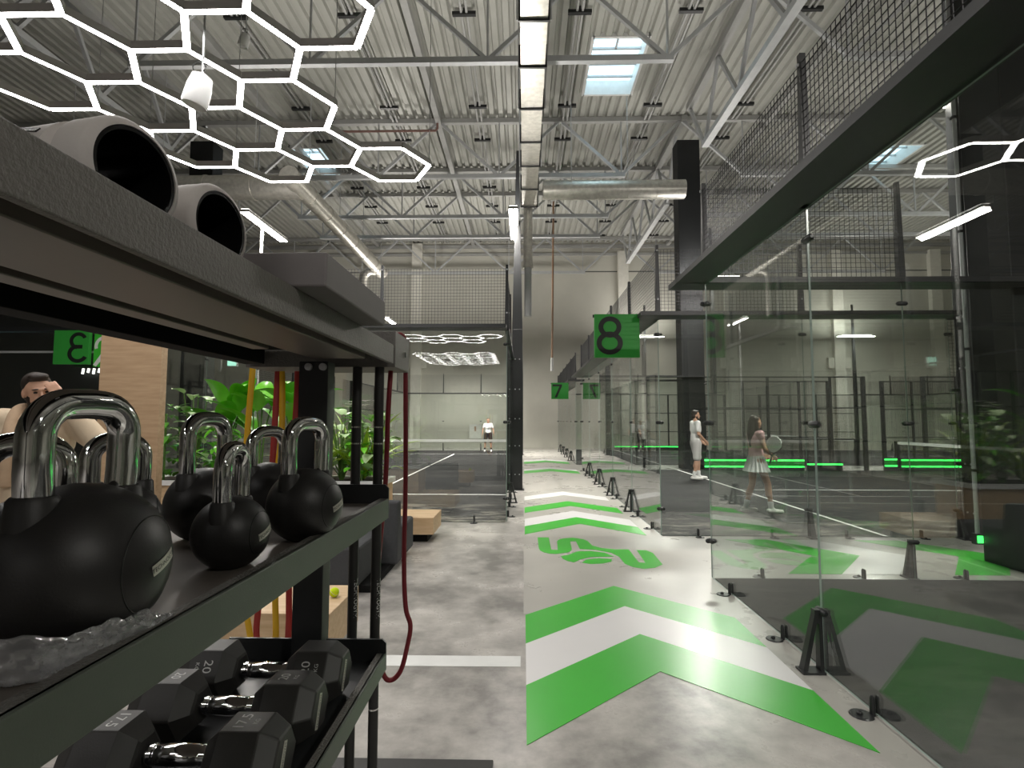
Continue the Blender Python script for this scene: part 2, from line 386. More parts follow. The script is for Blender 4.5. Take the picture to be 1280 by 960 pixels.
for x,lb in ((-2.95,'left of the square duct'),(-8.6,'on the far left of the roof'),(8.4,'on the right above the wire mesh')):
    setlabel(obj('purlin',MB().box(x-.09,x+.09,Y0,Y1,ZC-.24,ZC-.03),M['truss'],loc=(x,0,ZC-.24)),'long steel purlin under the roof sheet '+lb,'purlin',group='purlins')
for i,(x,lb) in enumerate(((-7.4,'far left'),(-4.45,'left of the middle purlin'),(-1.52,'just left of the square duct'),(1.42,'between square duct and skylight'),(4.22,'right of the big skylight'),(7.2,'above the wire mesh on the right'))):
    r=root('suspended_rail','twin pipe rail with cross brackets under the roof, '+lb,'rail',(x,0,ZC-.2),group='twin rails under the roof')
    for e in (-.07,.07): obj('rail',MB().box(x+e-.028,x+e+.028,Y0,Y1-.4,ZC-.16,ZC-.1),M['truss'],r)
    for y in (8.6,10.9,12.95,17.0,19.1,23.1,25.2,27.3,29.4):
        obj('bracket',MB().box(x-.3,x+.3,y-.05,y+.05,ZC-.19,ZC-.1).box(x-.03,x+.03,y-.03,y+.03,ZC-.1,ZC+.01),M['frame'],r)
# ducts
r=root('square_duct','square galvanised air duct running along the hall over the corridor','air duct',(.18,0,8.6))
ys=[-6,-3.4,-.8,1.7,4.2,6.7,8.96,10.21,11.64,13.09,14.37,15.86,17.2]
for a,b in zip(ys,ys[1:]): obj('duct_section',MB().box(-.06,.42,a+.02,b-.02,8.6,9.0),M['galv'],r)
fl=MB()
for a in ys: obj('flange',MB().box(-.10,.46,a-.022,a+.022,8.56,9.04),M['frame'],r)
for a in ys[::2]: obj('hanger_rod',MB().cyl((-.12,a,8.58),(-.12,a,ZC),.012,n=6).cyl((.48,a,8.58),(.48,a,ZC),.012,n=6),M['steel'],r)
r=root('drop_pipe','vertical grey air pipe dropping from the end of the square duct','air duct',(.14,17.55,4.98))
obj('upper_pipe',MB().cyl((.14,17.5,6.7),(.14,17.5,8.75),.15,n=20).cyl((.14,17.5,6.62),(.14,17.5,6.74),.17,n=20),M['galv'],r,smooth=40)
obj('lower_pipe',MB().cyl((.14,17.5,5.0),(.14,17.5,6.62),.12,n=20),M['steel'],r,smooth=40)
def rduct(pts,rad,name,label,step=1.2):
    r=root(name,label,'air duct',pts[0])
    obj('spiral_duct',MB().tube(pts,rad,20),M['galv'],r,smooth=40)
    sm=[]
    for a,b in zip(pts,pts[1:]):
        a,b=V(a),V(b); L=(b-a).length
        if L<2: continue
        for i in range(1,int(L/step)+1):
            q=a+(b-a)*(i*step/L); d=(b-a).normalized()
            if i%2==1 and abs(d.z)<.1 and L>3: obj('hanger_rod',MB().cyl((q.x,q.y,q.z+rad),(q.x,q.y,ZC-.005),.012,n=6),M['steel'],r)
            if i*step<L: obj('duct_seam',MB().cyl(q-d*.03,q+d*.03,rad*1.05,n=20),M['galv'],r,smooth=40)
    return r
rduct([(.62,16.7,8.92),(5.1,16.7,8.92)],.30,'round_duct','round silver spiral duct crossing to the black pillar above sign 8',.9)
rduct([(-6.65,14.6,8.5),(-6.65,24.6,8.5)],.28,'round_duct','round silver spiral duct running back on the left, above the shelf',1.4)
rduct([(-6.65,15.4,8.5),(-20,15.4,8.5)],.36,'round_duct','thick round silver duct branching to the left behind the foam rollers',1.4)
rduct([(-6.75,24.3,8.5),(-7.15,24.3,8.5),(-7.4,24.3,8.3),(-7.45,24.3,8.0),(-7.45,24.3,6.2)],.2,'round_duct','silver duct elbow turning down at the end of the left duct',3)
setlabel(obj('sprinkler_pipe',MB().tube([(-6.3,17.8,11.55),(-3.05,17.8,11.55),(-2.98,17.8,11.62),(-2.98,17.8,12.049)],.04,8),plain('dull_red_pipe',(.22,.12,.10),.5),smooth=40,loc=(-6,17.8,11.5)),'dull red sprinkler pipe under the roof between the hexagons and the purlin','pipe')
r=root('hanging_cable','orange cable hanging straight down the hall with a pale plug at its end','cable',(1.3,24,3.8))
obj('cord',MB().tube([(1.36,24,11.6),(1.33,24,9),(1.3,24,6.5),(1.27,24,4.35)],.045,8),M['copper'],r,smooth=40); obj('plug',MB().cyl((1.27,24,3.8),(1.27,24,4.4),.07,.06),M['white'],r,smooth=40)
# electrical box on the far wall
r=root('electrical_box','white wall cabinet behind the far player in the left court','wall cabinet',(-2.75,31,.56))
obj('case',MB().box(-3.11,-2.4,30.75,30.995,.56,1.36),M['white'],r,bevel=.01); obj('door_latch',MB().box(-2.83,-2.72,30.73,30.76,.98,1.25),M['copper'],r)
# ------------------------------------------------------------------ hexagon lights
ZH=4.82; S=.5; CX=-1.705; CY=6.60
def hexc(c,y): return (CX-.75*c, CY-y*S*math.sqrt(3)-(0 if c%2==0 else S*math.sqrt(3)/2))
def hexlight(cells,label,loc,parts=True,ox=0,oy=0):
    es={}
    for c,k in cells:
        x,y=hexc(c,k); x+=ox;y+=oy
        vs=[(x+S*math.cos(i*PI/3),y+S*math.sin(i*PI/3)) for i in range(6)]
        for i in range(6):
            a,b=vs[i],vs[(i+1)%6]; key=tuple(sorted([(round(a[0],2),round(a[1],2)),(round(b[0],2),round(b[1],2))])); es[key]=(a,b)
    r=root('hexagon_light',label,'ceiling light',loc,group='hexagon ceiling lights')
    for a,b in es.values():
        A,B=V((*a,ZH+.03)),V((*b,ZH+.03)); mb=MB(); mb.bar(A,B,.054,.075); mb.mi=0
        mb.m=[0,0,1,0,0,0]
        # lit diffuser on the underside, pale aluminium sides
        o=obj('led_tube',mb,[M['lamp_house'],M['hexled']],r)
        for p in o.data.polygons: p.material_index=1 if p.normal.z<-.9 else 0
    seen=set()
    for i,(a,b) in enumerate(es.values()):
        if i%9==0: obj('suspension_wire',MB().cyl((a[0],a[1],ZH+.05),(a[0],a[1],ZC-.005),.004,n=5),M['steel'],r)
    return r
near=[(0,0),(0,3),(0,4),(0,5),(1,0),(1,1),(1,2),(1,3),(1,4),(2,0),(2,1),(2,2),(2,3),(2,4),(3,0),(3,1),(3,2),(3,3),(4,2),(4,3),(4,4),(5,2),(5,3)]
hexlight(near,'large white honeycomb of lit hexagons hanging over the weight rack',(-3,4.8,ZH))
hexlight([(0,0),(1,0),(2,0),(2,1),(3,0),(4,0),(4,1),(5,0),(1,1),(3,1)],'honeycomb of lit hexagons behind the camera, mirrored in the far glass of the left court',(-3,-4.5,ZH),ox=.4,oy=-10.2)
hexlight([(c,k) for c in range(5) for k in range(6)],'long honeycomb of lit hexagons at the very back, its reflection below the nearer one',(-3,-12,ZH),ox=-.2,oy=-15.6)
# white pendant speakers
for i,(x,y,z,s,lb) in enumerate(((-2.72,4.2,4.16,1,'white cylindrical spotlight hanging among the hexagon lights'),(-5.0,9,8.2,.9,'small white spotlight far above the hexagon lights'))):
    r=root('pendant_spotlight',lb,'spotlight',(x,y,z))
    T=Matrix.Rotation(math.radians(14),3,'Y'); 
    m=MB().lathe([(0,.055),(.085*s,.05),(.09*s,0),(.1*s,.02),(.094*s,.16*s),(.078*s,.25*s),(.03*s,.275*s),(0,.276*s)],(0,0,0),28)
    m.v=[tuple(T@V(p)+V((x,y,z))) for p in m.v]; obj('housing',m,M['white'],r,smooth=50)
    obj('stem',MB().cyl((x+.06*s,y,z+.26*s),(x+.06*s,y,ZC),.009,n=8),M['steel'],r)
    obj('cable_loop',MB().tube([(x+.03+.055*math.cos(t*.5),y,z+.33*s+.045*math.sin(t*.5)) for t in range(0,13)],.005,6,closed=False),M['black'],r)
# ------------------------------------------------------------------ court lamps on masts
UPFILL=.24  # share of lamp power for the upward fill added to brighten the ceiling
def lamp_light(name,loc,sx,sy,power,parent,up=False,aim=None):
    L=bpy.data.lights.new(name,'AREA'); L.shape='RECTANGLE'; L.size=sx; L.size_y=sy; L.energy=power; L.color=(1,.955,.89)
    o=bpy.data.objects.new(name,L); col.objects.link(o); o.location=V(loc)-V(parent.location); o.parent=parent
    if up: o.rotation_euler=(PI,0,0)
    if aim is not None:   # asymmetric floodlight optics: thrown into the court, away from the mast
        L.spread=math.radians(128); z=-V(aim).normalized(); x_=V((0,1,0)) if abs(aim[1])<.01 else V((1,0,0)); y_=z.cross(x_).normalized()
        L.size,L.size_y=max(sx,sy),min(sx,sy); o.rotation_euler=Matrix((x_,y_,z)).transposed().to_euler()
def mast(x,y,label,along,inward,power,group,top=8.0,slim=False):
    "black fin mast (broad plate below, tapering above) carrying a linear LED lamp along the court side"
    r=root('light_mast',label,'light mast',(x,y,0),group=group)
    w,t=.12,.06
    f=(lambda u,v,d:(x+u,y+d,v)) if along=='y' else (lambda u,v,d:(x+d,y+u,v))
    obj('base_plate',MB().box(x-.16,x+.16,y-.16,y+.16,0,.015),M['frame'],r)
    if slim: obj('post',MB().cyl((x,y,.015),(x,y,6.25),.035,n=14),M['white'],r,smooth=40)
    else: obj('post',MB().prism([(-w,.015),(w,.015),(w,3.7),(-w,3.7)],f,-t,t),M['frame'],r,bevel=.006)
    if not slim: obj('mast_head',MB().prism([(-w,3.7),(w,3.7),(.03,top),(-.03,top)],f,-t*.8,t*.8),M['frame'],r,bevel=.004)
    for z in (.35,1.0,1.62,2.3,3.0) if not slim else (): obj('bolt',MB().cyl(f(-.05,z,-t-.008),f(-.05,z,-t),.014,n=8).cyl(f(.05,z,-t-.008),f(.05,z,-t),.014,n=8),M['steel'],r)
    zl=6.2; L=2.0; s_=1 if inward>0 else -1
    ix,iy=(x+inward*.28,y) if along=='y' else (x,y+inward*.28)
    obj('bracket_arm',MB().bar((x,y,zl+.06),(ix,iy,zl+.06),.05,.05),M['frame'],r)
    dx,dy=(.11,L/2) if along=='y' else (L/2,.11)
    obj('lamp_housing',MB().box(ix-dx,ix+dx,iy-dy,iy+dy,zl,zl+.06),M['lamp_house'],r,bevel=.005)
    for e in (-.055,.055):
        ex,ey=(e,0) if along=='y' else (0,e); qx,qy=(.034,L/2-.02) if along=='y' else (L/2-.02,.034)
        obj('led_strip',MB().box(ix+ex-qx,ix+ex+qx,iy+ey-qy,iy+ey+qy,zl-.014,zl),M['lamp'],r)
    obj('upper_diffuser',MB().box(ix-dx*.8,ix+dx*.8,iy-dy*.97,iy+dy*.97,zl+.06,zl+.075),M['lamp_up'],r)  # glowing panel added for the ceiling fill
    lamp_light('lamp',(ix,iy,zl-.03),.2 if along=='y' else L,L if along=='y' else .2,power,r,aim=((s_*.6,0,-1.05) if along=='y' else (0,s_*.6,-1.05)))
    lamp_light('uplight',(ix,iy,zl+.09),.2 if along=='y' else L,L if along=='y' else .2,power*UPFILL,r,True)  # added fill aimed up to brighten the roof
# ------------------------------------------------------------------ padel courts
def wires(P,a0,a1,z0,z1,step=.05,t=.0042):
    "welded wire mesh between a0..a1 along the wall and z0..z1; P(a,out,z) -> point"
    mb=MB()
    def w(a,b,aa,bb):
        vs=[P(a,-t/2,aa),P(b,-t/2,aa),P(b,-t/2,bb),P(a,-t/2,bb),P(a,t/2,aa),P(b,t/2,aa),P(b,t/2,bb),P(a,t/2,bb)]
        mb.add(vs,[(3,2,1,0),(4,5,6,7),(0,1,5,4),(1,2,6,5),(2,3,7,6),(3,0,4,7)])
    n=round((a1-a0)/step)
    for i in range(n+1):
        a=a0+(a1-a0)*i/n; w(a-t/2,a+t/2,z0,z1)
    n=max(1,round((z1-z0)/step))
    for i in range(n+1):
        z=z0+(z1-z0)*i/n; w(a0,a1,z-t/2,z+t/2)
    return mb
def pbox(mb,P,a0,a1,o0,o1,z0,z1):
    vs=[P(a0,o0,z0),P(a1,o0,z0),P(a1,o1,z0),P(a0,o1,z0),P(a0,o0,z1),P(a1,o0,z1),P(a1,o1,z1),P(a0,o1,z1)]
    return mb.add(vs,[(3,2,1,0),(4,5,6,7),(0,1,5,4),(1,2,6,5),(2,3,7,6),(3,0,4,7)])
G=.006
def glass_run(r,P,a0,n,detail,mesh=True,corner0=True,meshn=None,step=2.0,sof=.30,ext0=0.0):
    "n glass panels 2 m x 3 m in a row, the flat rail on top and the wire mesh above it"
    meshn=n if meshn is None else meshn
    a1=a0+n*step
    for i in range(n):
        g=MB(); s=a0+i*step
        pbox(g,P,s+.0025,s+step-.0025,-G,G,.012,2.99)
        o=obj('glass_panel',g,[M['glass'],M['edge']],r)
        # the narrow polished rims of the pane
        for p in o.data.polygons:
            if p.area<.2: p.material_index=1
    obj('top_rail',pbox(MB(),P,a0-ext0,a1,-.03,sof,3.0,3.055),M['frame'],r)
    if mesh:
        for i in range(meshn): obj('mesh_panel',wires(P,a0+i*step,a0+(i+1)*step,3.06,4.0),M['wire'],r)
        for i in range(meshn+1):
            a=a0+i*step; mb=MB()
            mb.add([P(a-.035,-.03,3.0),P(a+.035,-.03,3.0),P(a+.035,.03,3.0),P(a-.035,.03,3.0),P(a-.018,-.02,4.06),P(a+.018,-.02,4.06),P(a+.018,.02,4.06),P(a-.018,.02,4.06)],
              [(3,2,1,0),(4,5,6,7),(0,1,5,4),(1,2,6,5),(2,3,7,6),(3,0,4,7)])
            o=obj('mesh_post',mb,M['frame'],r)
            if detail:
                b=MB()
                for z in (3.28,3.98): b.cyl(P(a,.022,z),P(a,.034,z),.014,n=8)
                obj('bolt',b,M['steel'],o)
    for i in range(n+1):
        a=a0+i*step
        if i==n and not corner0: continue
        for z in (.37,1.55,2.78):
            mb=MB()
            mb.tube([P(a-.055,.0,z),P(a-.04,.0,z),P(a+.04,.0,z),P(a+.055,.0,z)],[.012,.024,.024,.012],10)
            if detail or z==1.55: obj('clamp',mb,M['frame'],r,smooth=40)
        if 0<i<n or (i==n and meshn<n): obj('brace',brace(P,a),M['frame'],r)
        elif i==0:
            pass
    if detail:
        for i in range(n):
            for q in (.5,1.5):
                a=a0+i*step+q*step/2; mb=MB()
                mb.lathe([(0,.008),(.055,.008),(.06,0),(0,0)],P(a,.075,0),18)
                mb.tube([P(a,.016,.0),P(a,.016,.09),P(a,.016,.105)],[.014,.014,.006],10)
                mb.tube([P(a,-.014,.0),P(a,-.014,.09),P(a,-.014,.105)],[.012,.012,.006],10)
                mb.ell(P(a,.085,.012),(.016,.016,.014),10,6)
                obj('foot_clip',mb,M['frame'],r,smooth=40)
def brace(P,a):
    "A-shaped foot of flat steel against the outside of a glass joint"
    mb=MB(); w=.028
    pbox(mb,P,a-.05,a+.05,.008,.15,0,.014)
    def leg(o0,o1,z0,p0,p1,z1):
        vs=[P(a-w,o0,z0),P(a+w,o0,z0),P(a+w,o1,z0),P(a-w,o1,z0),P(a-w*.8,p0,z1),P(a+w*.8,p0,z1),P(a+w*.8,p1,z1),P(a-w*.8,p1,z1)]
        mb.add(vs,[(3,2,1,0),(4,5,6,7),(0,1,5,4),(1,2,6,5),(2,3,7,6),(3,0,4,7)])
    leg(.008,.032,.012,.008,.03,.36); leg(.11,.14,.012,.03,.055,.36); pbox(mb,P,a-w*.8,a+w*.8,.008,.055,.30,.385)
    return mb
def fence(r,P,a0,a1,door=True):
    "3 m of wire mesh on posts, with the open gateway in the middle"
    mid=(a0+a1)/2; n=round((a1-a0)/2)
    for i in range(n+1):
        a=a0+(a1-a0)*i/n
        if i in (0,n): continue
        if door and abs(a-mid)<.2: continue
        obj('fence_post',pbox(MB(),P,a-.035,a+.035,-.03,.03,0,3.02),M['frame'],r)
    if door:
        for a in (mid-.95,mid+.95): obj('fence_post',pbox(MB(),P,a-.05,a+.05,-.05,.05,0,3.02),M['frame'],r)
    for i in range(n):
        s,e=a0+(a1-a0)*i/n,a0+(a1-a0)*(i+1)/n
        if door and s<mid and e>mid-.01 and e<mid+2.01 and abs((s+e)/2-mid)<1.05:
            if (s+e)/2<mid: e=mid-.95
            else: s=mid+.95
        if e-s>.2: obj('mesh_panel',wires(P,s,e,.04,3.0),M['wire'],r)
    for z in (1.0,2.0,3.0):
        L=[(a0,mid-.95),(mid+.95,a1)] if door else [(a0,a1)]
        for s,e in L: obj('fence_rail',pbox(MB(),P,s,e,-.02,.02,z-.02,z+.02),M['frame'],r)
def court(label,T,W,nlabel,tlabel,detail=True,back=True,soff=.30):
    """T(u,v,z): u 0..20 along the court, v 0..W across"""
    o=T(0,0,0); r=root('court_enclosure',label,'padel court enclosure',tuple(o),group='padel court enclosures')
    ends=[(lambda a,d,z:T(-d,a,z))]+([(lambda a,d,z:T(20+d,a,z))] if back else [])
    for i,P in enumerate(ends): glass_run(r,P,0,round(W/2),detail and i==0)
    for j,P in enumerate(((lambda a,d,z:T(a,-d,z)),(lambda a,d,z:T(a,W+d,z)))):
        glass_run(r,P,0,2,detail,meshn=1,ext0=.3 if soff>.1 else 0,sof=soff)
        glass_run(r,(lambda P:(lambda a,d,z:P(20-a,d,z)))(P),0,2,False,meshn=1,ext0=.3 if soff>.1 else 0,sof=soff)
        fence(r,P,4,16,True)
    t=setlabel(obj('court_turf',pbox(MB(),T,.02,19.98,-.0,.0,.0,.012) if False else tbox(T,.02,19.98,.02,W-.02,.001,.012),M['turf'],loc=tuple(o)),tlabel,'artificial turf',group='court turf')
    for u0,u1,v0,v1 in ((3.02,3.07,0,W),(16.93,16.98,0,W),(3.05,16.95,W/2-.025,W/2+.025)):
        obj('court_line',tbox(T,u0,u1,max(v0,.03),min(v1,W-.03),.012,.0145),M['line'],t)
    net(T,W,nlabel)
def tbox(T,u0,u1,v0,v1,z0,z1):
    return MB().add([T(u0,v0,z0),T(u1,v0,z0),T(u1,v1,z0),T(u0,v1,z0),T(u0,v0,z1),T(u1,v0,z1),T(u1,v1,z1),T(u0,v1,z1)],[(3,2,1,0),(4,5,6,7),(0,1,5,4),(1,2,6,5),(2,3,7,6),(3,0,4,7)])
def net(T,W,label):
    r=root('court_net',label,'net',tuple(T(10,W/2,.012)),group='padel nets')
    for v in (.06,W-.06): obj('net_post',tbox(T,9.95,10.05,v-.05,v+.05,.012,.95),M['frame'],r)
    P=lambda a,d,z:T(10+d,a,z)
    obj('net_mesh',wires(P,.12,W-.12,.05,.86,.045,.0035),M['wire'],r)
    obj('top_band',pbox(MB(),P,.11,W-.11,-.012,.012,.85,.935),M['line'],r)
    obj('bottom_cord',pbox(MB(),P,.11,W-.11,-.006,.006,.04,.055),M['frame'],r)
XG=1.885
def TX(y0): return lambda u,v,z: V((XG+u,y0+v,z))
def TL(u,v,z): return V((-.268-v,8.43+u,z))
court('glass court enclosure nearest on the right, its wall running past the camera',TX(-4.47),10,'net of the nearest court on the right, beside the black pillar','dark turf of the nearest court on the right, mirroring the floor arrows',back=False)
court('glass court enclosure behind green sign 8 with two players inside',TX(7.51),10,'net of the two players\' court, cut off by the black strip on the right','dark turf under the two players on the right')
court('farther glass court enclosure behind small green sign 7',TX(19.5),10,'net farther back on the right, behind the woman in the skirt','dark turf of the far court behind the man in shorts',detail=False)
court('narrow glass court enclosure left of the corridor, mirroring the hexagon lights',TL,6,'net across the left court in front of the far woman','dark turf of the left court beyond the low wooden tables',soff=.04)
# masts with lamps
PW=470
mast(-.148,12.43,'tall black light mast at the left edge of the corridor','y',-.3,PW,'light masts of the left court')
mast(-6.30,12.5,'slim white light mast with lamp glowing just above the grey pad','y',.3,PW,'light masts of the left court',slim=True)
mast(-.148,25.0,'far light mast on the corridor side of the left court','y',-.3,PW*1.7,'light masts of the left court')
mast(-6.30,25.0,'far slim light mast with lamp glowing at the end of the rack','y',.3,PW*1.7,'light masts of the left court',slim=True)
G8='light masts of the courts on the right'
mast(6.05,7.42,'light mast beside the near black pillar on the right','x',.9,PW,G8)
mast(17.9,7.42,'light mast far along the near side of the players\' court','x',.9,PW,G8)
mast(6.2,17.62,'light mast beside the far black pillar','x',-.9,PW,G8)
mast(17.9,17.62,'light mast at the far corner of the players\' court','x',-.9,PW,G8)
mast(6.7,29.65,'light mast at the far wall, its lamp beside sign 8','x',-.9,PW,G8)
mast(18.1,29.65,'light mast at the far wall seen behind the woman in the skirt','x',-.9,PW,G8)
mast(17.9,19.4,'light mast between the two farther courts on the right','x',.9,PW,G8)
mast(5.9,-4.58,'light mast of the nearest court, behind the camera','x',.9,PW,G8)
mast(17.9,-4.58,'second light mast of the nearest court, behind the camera','x',.9,PW,G8)
# ------------------------------------------------------------------ court number signs
def ring(cx,cy,rx,ry,t,n=40,a0=0,a1=2*PI):
    o=[];i=[]
    for k in range(n+(0 if a1-a0>6.28 else 1)):
        a=a0+(a1-a0)*k/n
        o.append((cx+rx*math.cos(a),cy+ry*math.sin(a))); i.append((cx+(rx-t)*math.cos(a),cy+(ry-t)*math.sin(a)))
    return o,i
def sign(x0,x1,z0,z1,y,label,digit,mir=False,arm=True):
    r=root('court_sign',label,'court sign',((x0+x1)/2,y,z0),group='green court number signs')
    obj('panel',MB().box(x0,x1,y-.03,y+.03,z0,z1),M['signgreen'],r,bevel=.004)
    w,h=x1-x0,z1-z0
    fn=lambda u,v,d:(x0+u*w,y-.03-d,z0+v*h)
    if mir: fn=lambda u,v,d:(x0+(1-u)*w,y-.03-d,z0+v*h)
    m=MB()
    if digit=='8':
        o,i=ring(.342,.70,.255,.245,.108); m.strip(o,i,fn,0,.004)
        o,i=ring(.335,.33,.29,.265,.112); m.strip(o,i,fn,0,.0045)
    elif digit=='7':
        m.prism([(.07,.90),(.62,.90),(.62,.80),(.33,.10),(.19,.10),(.47,.78),(.07,.78)],fn,0,.004)
    else:
        o,i=ring(.30,.69,.25,.25,.10,24,-PI*.45,PI*.86); m.strip(o,i,fn,0,.004,False)
        o,i=ring(.30,.31,.29,.27,.11,24,-PI*.86,PI*.45); m.strip(o,i,fn,0,.0045,False)
        m.prism([(.18,.46),(.36,.46),(.36,.57),(.18,.57)],fn,0,.004)
    obj('number',m,M['black'],r)
    if arm:
        obj('bracket',MB().box(x0-.02,XG-.25,y-.012,y+.012,z1-.045,z1-.005),M['frame'],r)
    return r
sign(.985,1.612,2.45,3.06,7.46,'green sign with black 8 hung at the corner of the glass court','8')
sign(1.0,1.62,2.36,2.95,19.44,'small green sign with black 7 farther down the corridor','7')
sign(-7.44,-6.87,2.45,2.99,8.3,'green sign with a reversed 3 above the man in the beige coat','3',mir=True,arm=False)  # sign mirrored in the glass, modelled as a solid panel
# glass front, sign poster and added dark backdrop on the far left
r=root('glass_front','glass front on the far left behind the man in the beige coat','glass wall',(-10,8.5,0))
PL=lambda a,d,z:V((-6.75-a,8.5-d,z))
for i in range(3):
    o=obj('glass_panel',pbox(MB(),PL,i*2+.004,i*2+1.996,-G,G,.012,2.99),[M['glass'],M['edge']],r)
    for p in o.data.polygons:
        if p.area<.2: p.material_index=1
obj('top_rail',pbox(MB(),PL,0,6,-.03,.1,3.0,3.06),M['frame'],r)
obj('middle_rail',pbox(MB(),PL,0,6,-.02,.02,2.66,2.69),M['steel'],r)
for a in (0,2,4): obj('post',pbox(MB(),PL,a-.03,a+.03,-.08,-.02,0,3.0),M['frame'],r)
obj('wall_partition',MB().box(-22,-8.2,11.6,11.8,0,4.6),M['wall_dark'],kind='structure')  # backdrop added to make the space behind the glass front dark
r=root('hanging_poster','green and white poster edge beside the reversed 3','poster',(-6.5,8.36,2.42))
obj('sheet',MB().box(-6.86,-6.3,8.36,8.38,2.42,3.0),M['greenpaint'],r)
m=MB(); fn=lambda u,v,d:(-6.86+u,8.36-d,2.42+v)
o,i=ring(.17,.33,.16,.16,.05,20,PI*.2,PI*1.1); m.strip(o,i,fn,0,.003,False); m.prism([(.0,.03),(.05,.0),(.2,.2),(.16,.26)],fn,0,.003); m.prism([(.02,.54),(.22,.54),(.22,.57),(.02,.57)],fn,0,.003)
obj('white_mark',m,M['whitepaint'],r)
r=root('lit_panel','row of small cyan lit panes low on the dark partition','lit window',(-11.4,11.6,1.1))
for a in (-11.75,-11.43,-11.11): obj('pane',MB().box(a,a+(.25 if a<-11.2 else .10),11.55,11.6,1.12,1.4),emit('cyan_pane',(.35,.85,.95),.9),r)
r=root('spotlight_row','row of small bright white spots in the dark between man and wooden pillar','lights',(-9.4,11.55,2.5))
obj('rail',MB().box(-9.75,-9.1,11.5,11.6,2.70,2.75),M['frame'],r)
for i in range(5): obj('spot',MB().cyl((-9.66+i*.12,11.5,2.58+.03*(i%2)),(-9.66+i*.12,11.52,2.70),.024,n=10),emit('small_spot',(1,.97,.92),2),r)
r=root('exit_light','small pale green emergency light seen through the rack','emergency light',(-10.2,19,3.4))
obj('case',MB().box(-10.65,-10.3,18.95,19.05,3.5,3.85),M['white'],r); obj('hanger_rod',MB().cyl((-10.47,19,3.85),(-10.47,19,ZC),.012,n=8),M['steel'],r); obj('lens',MB().box(-10.63,-10.32,18.93,18.95,3.53,3.82),emit('exit_lens',(.5,1,.8),1.2),r)
# green reflections in the glass, built as glowing bars at the fences
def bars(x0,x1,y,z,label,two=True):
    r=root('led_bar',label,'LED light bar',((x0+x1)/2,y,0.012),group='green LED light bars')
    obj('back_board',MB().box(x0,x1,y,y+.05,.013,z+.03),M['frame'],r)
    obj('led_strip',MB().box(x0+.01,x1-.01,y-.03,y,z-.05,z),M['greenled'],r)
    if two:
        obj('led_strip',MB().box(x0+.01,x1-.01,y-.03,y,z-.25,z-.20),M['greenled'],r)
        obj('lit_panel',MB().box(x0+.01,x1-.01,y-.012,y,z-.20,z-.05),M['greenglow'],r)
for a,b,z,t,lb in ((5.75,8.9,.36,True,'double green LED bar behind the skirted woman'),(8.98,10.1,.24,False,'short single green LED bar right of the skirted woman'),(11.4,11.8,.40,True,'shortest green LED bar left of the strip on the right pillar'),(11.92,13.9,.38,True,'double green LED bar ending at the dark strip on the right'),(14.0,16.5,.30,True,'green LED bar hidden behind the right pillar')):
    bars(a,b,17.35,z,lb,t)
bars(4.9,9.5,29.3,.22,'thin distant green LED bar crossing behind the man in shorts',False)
# ------------------------------------------------------------------ floor markings
def flat(poly,z=.003): 
    return MB().prism(poly,lambda u,v,d:(u,v,d),.0005,z)
def band(ya,yb,rise=.79,x0=.015,x1=1.69):
    m=(x0+x1)/2+.005
    return [(x0,ya),(m,ya+rise),(x1,ya-.02),(x1,yb-.02),(m,yb+rise),(x0,yb)]
def chevron(label,bands):
    ys=[y for b in bands for y in b[1:]]
    r=root('floor_chevron',label,'floor arrow',(.85,max(ys),0),group='painted corridor arrows')
    for c,a,b in bands: obj('green_band' if c=='g' else 'white_band',flat(band(a,b)),M['greenpaint'] if c=='g' else M['whitepaint'],r)
chevron('big green and white chevron painted on the corridor floor nearest the camera',[('g',4.466,3.903),('w',3.903,3.307),('g',3.307,2.716)])
chevron('white and green chevron just beyond the green floor logo',[('w',8.74,8.134),('g',8.134,7.568)])
chevron('pale green chevron third from the camera, with a faint white edge',[('w',11.3,10.75),('g',9.88,9.3)])
chevron('thin distant chevron before the far end of the corridor',[('w',17.6,17.0),('g',17.0,16.2)])
chevron('thinnest chevron by the far wall of the corridor',[('w',21.5,20.7),('g',20.7,19.8)])
def aisle(label,bands):
    r=root('aisle_arrow',label,'floor arrow',(bands[0][1],6.5,0),group='painted aisle arrows')
    for c,a,b in bands:
        t=.66; poly=[(a,5.72),(a+t,6.5),(a-.05,7.32),(b-.05,7.32),(b+t,6.5),(b,5.72)]
        obj('green_band' if c=='g' else 'white_band',flat(poly),M['greenpaint'] if c=='g' else M['whitepaint'],r)
aisle('green and white arrow in the aisle behind the near glass, pointing right',[('g',2.73,3.28),('w',3.28,3.86)])
aisle('green aisle arrow right of it at the foot of the black pillar',[('g',4.42,4.98)])
r=root('floor_logo','green club logo of an S, ball and swoosh painted on the corridor','floor logo',(.8,6.2,0))
def lg(pts): 
    out=[]
    for a,b in pts:
        q=U(660+a/7.11,650+b/7.11,Z=0); out.append((q.x,q.y))
    return out
for pts in ([(85,155),(185,158),(207,265),(265,268),(258,190),(275,175),(310,165),(400,159),(490,172),(530,188),(570,228),(650,250),(770,262),(895,262),(985,378),(1045,385),(965,268),(1050,270),(1110,295),(1195,395),(1130,425),(1030,435),(930,418),(860,390),(810,328),(740,292),(600,265),(460,258),(425,190),(375,190),(390,262),(375,280),(350,290),(250,303),(190,300),(140,288),(105,270),(95,250)],
            [(290,322),(360,312),(440,280),(560,278),(680,292),(760,325),(700,328),(560,330),(470,350),(410,378),(350,365),(310,345)],
            [(480,380),(520,352),(620,342),(750,348),(740,372),(660,388),(560,392)]):
    obj('logo_shape',flat(lg(pts)),M['greenpaint'],r)
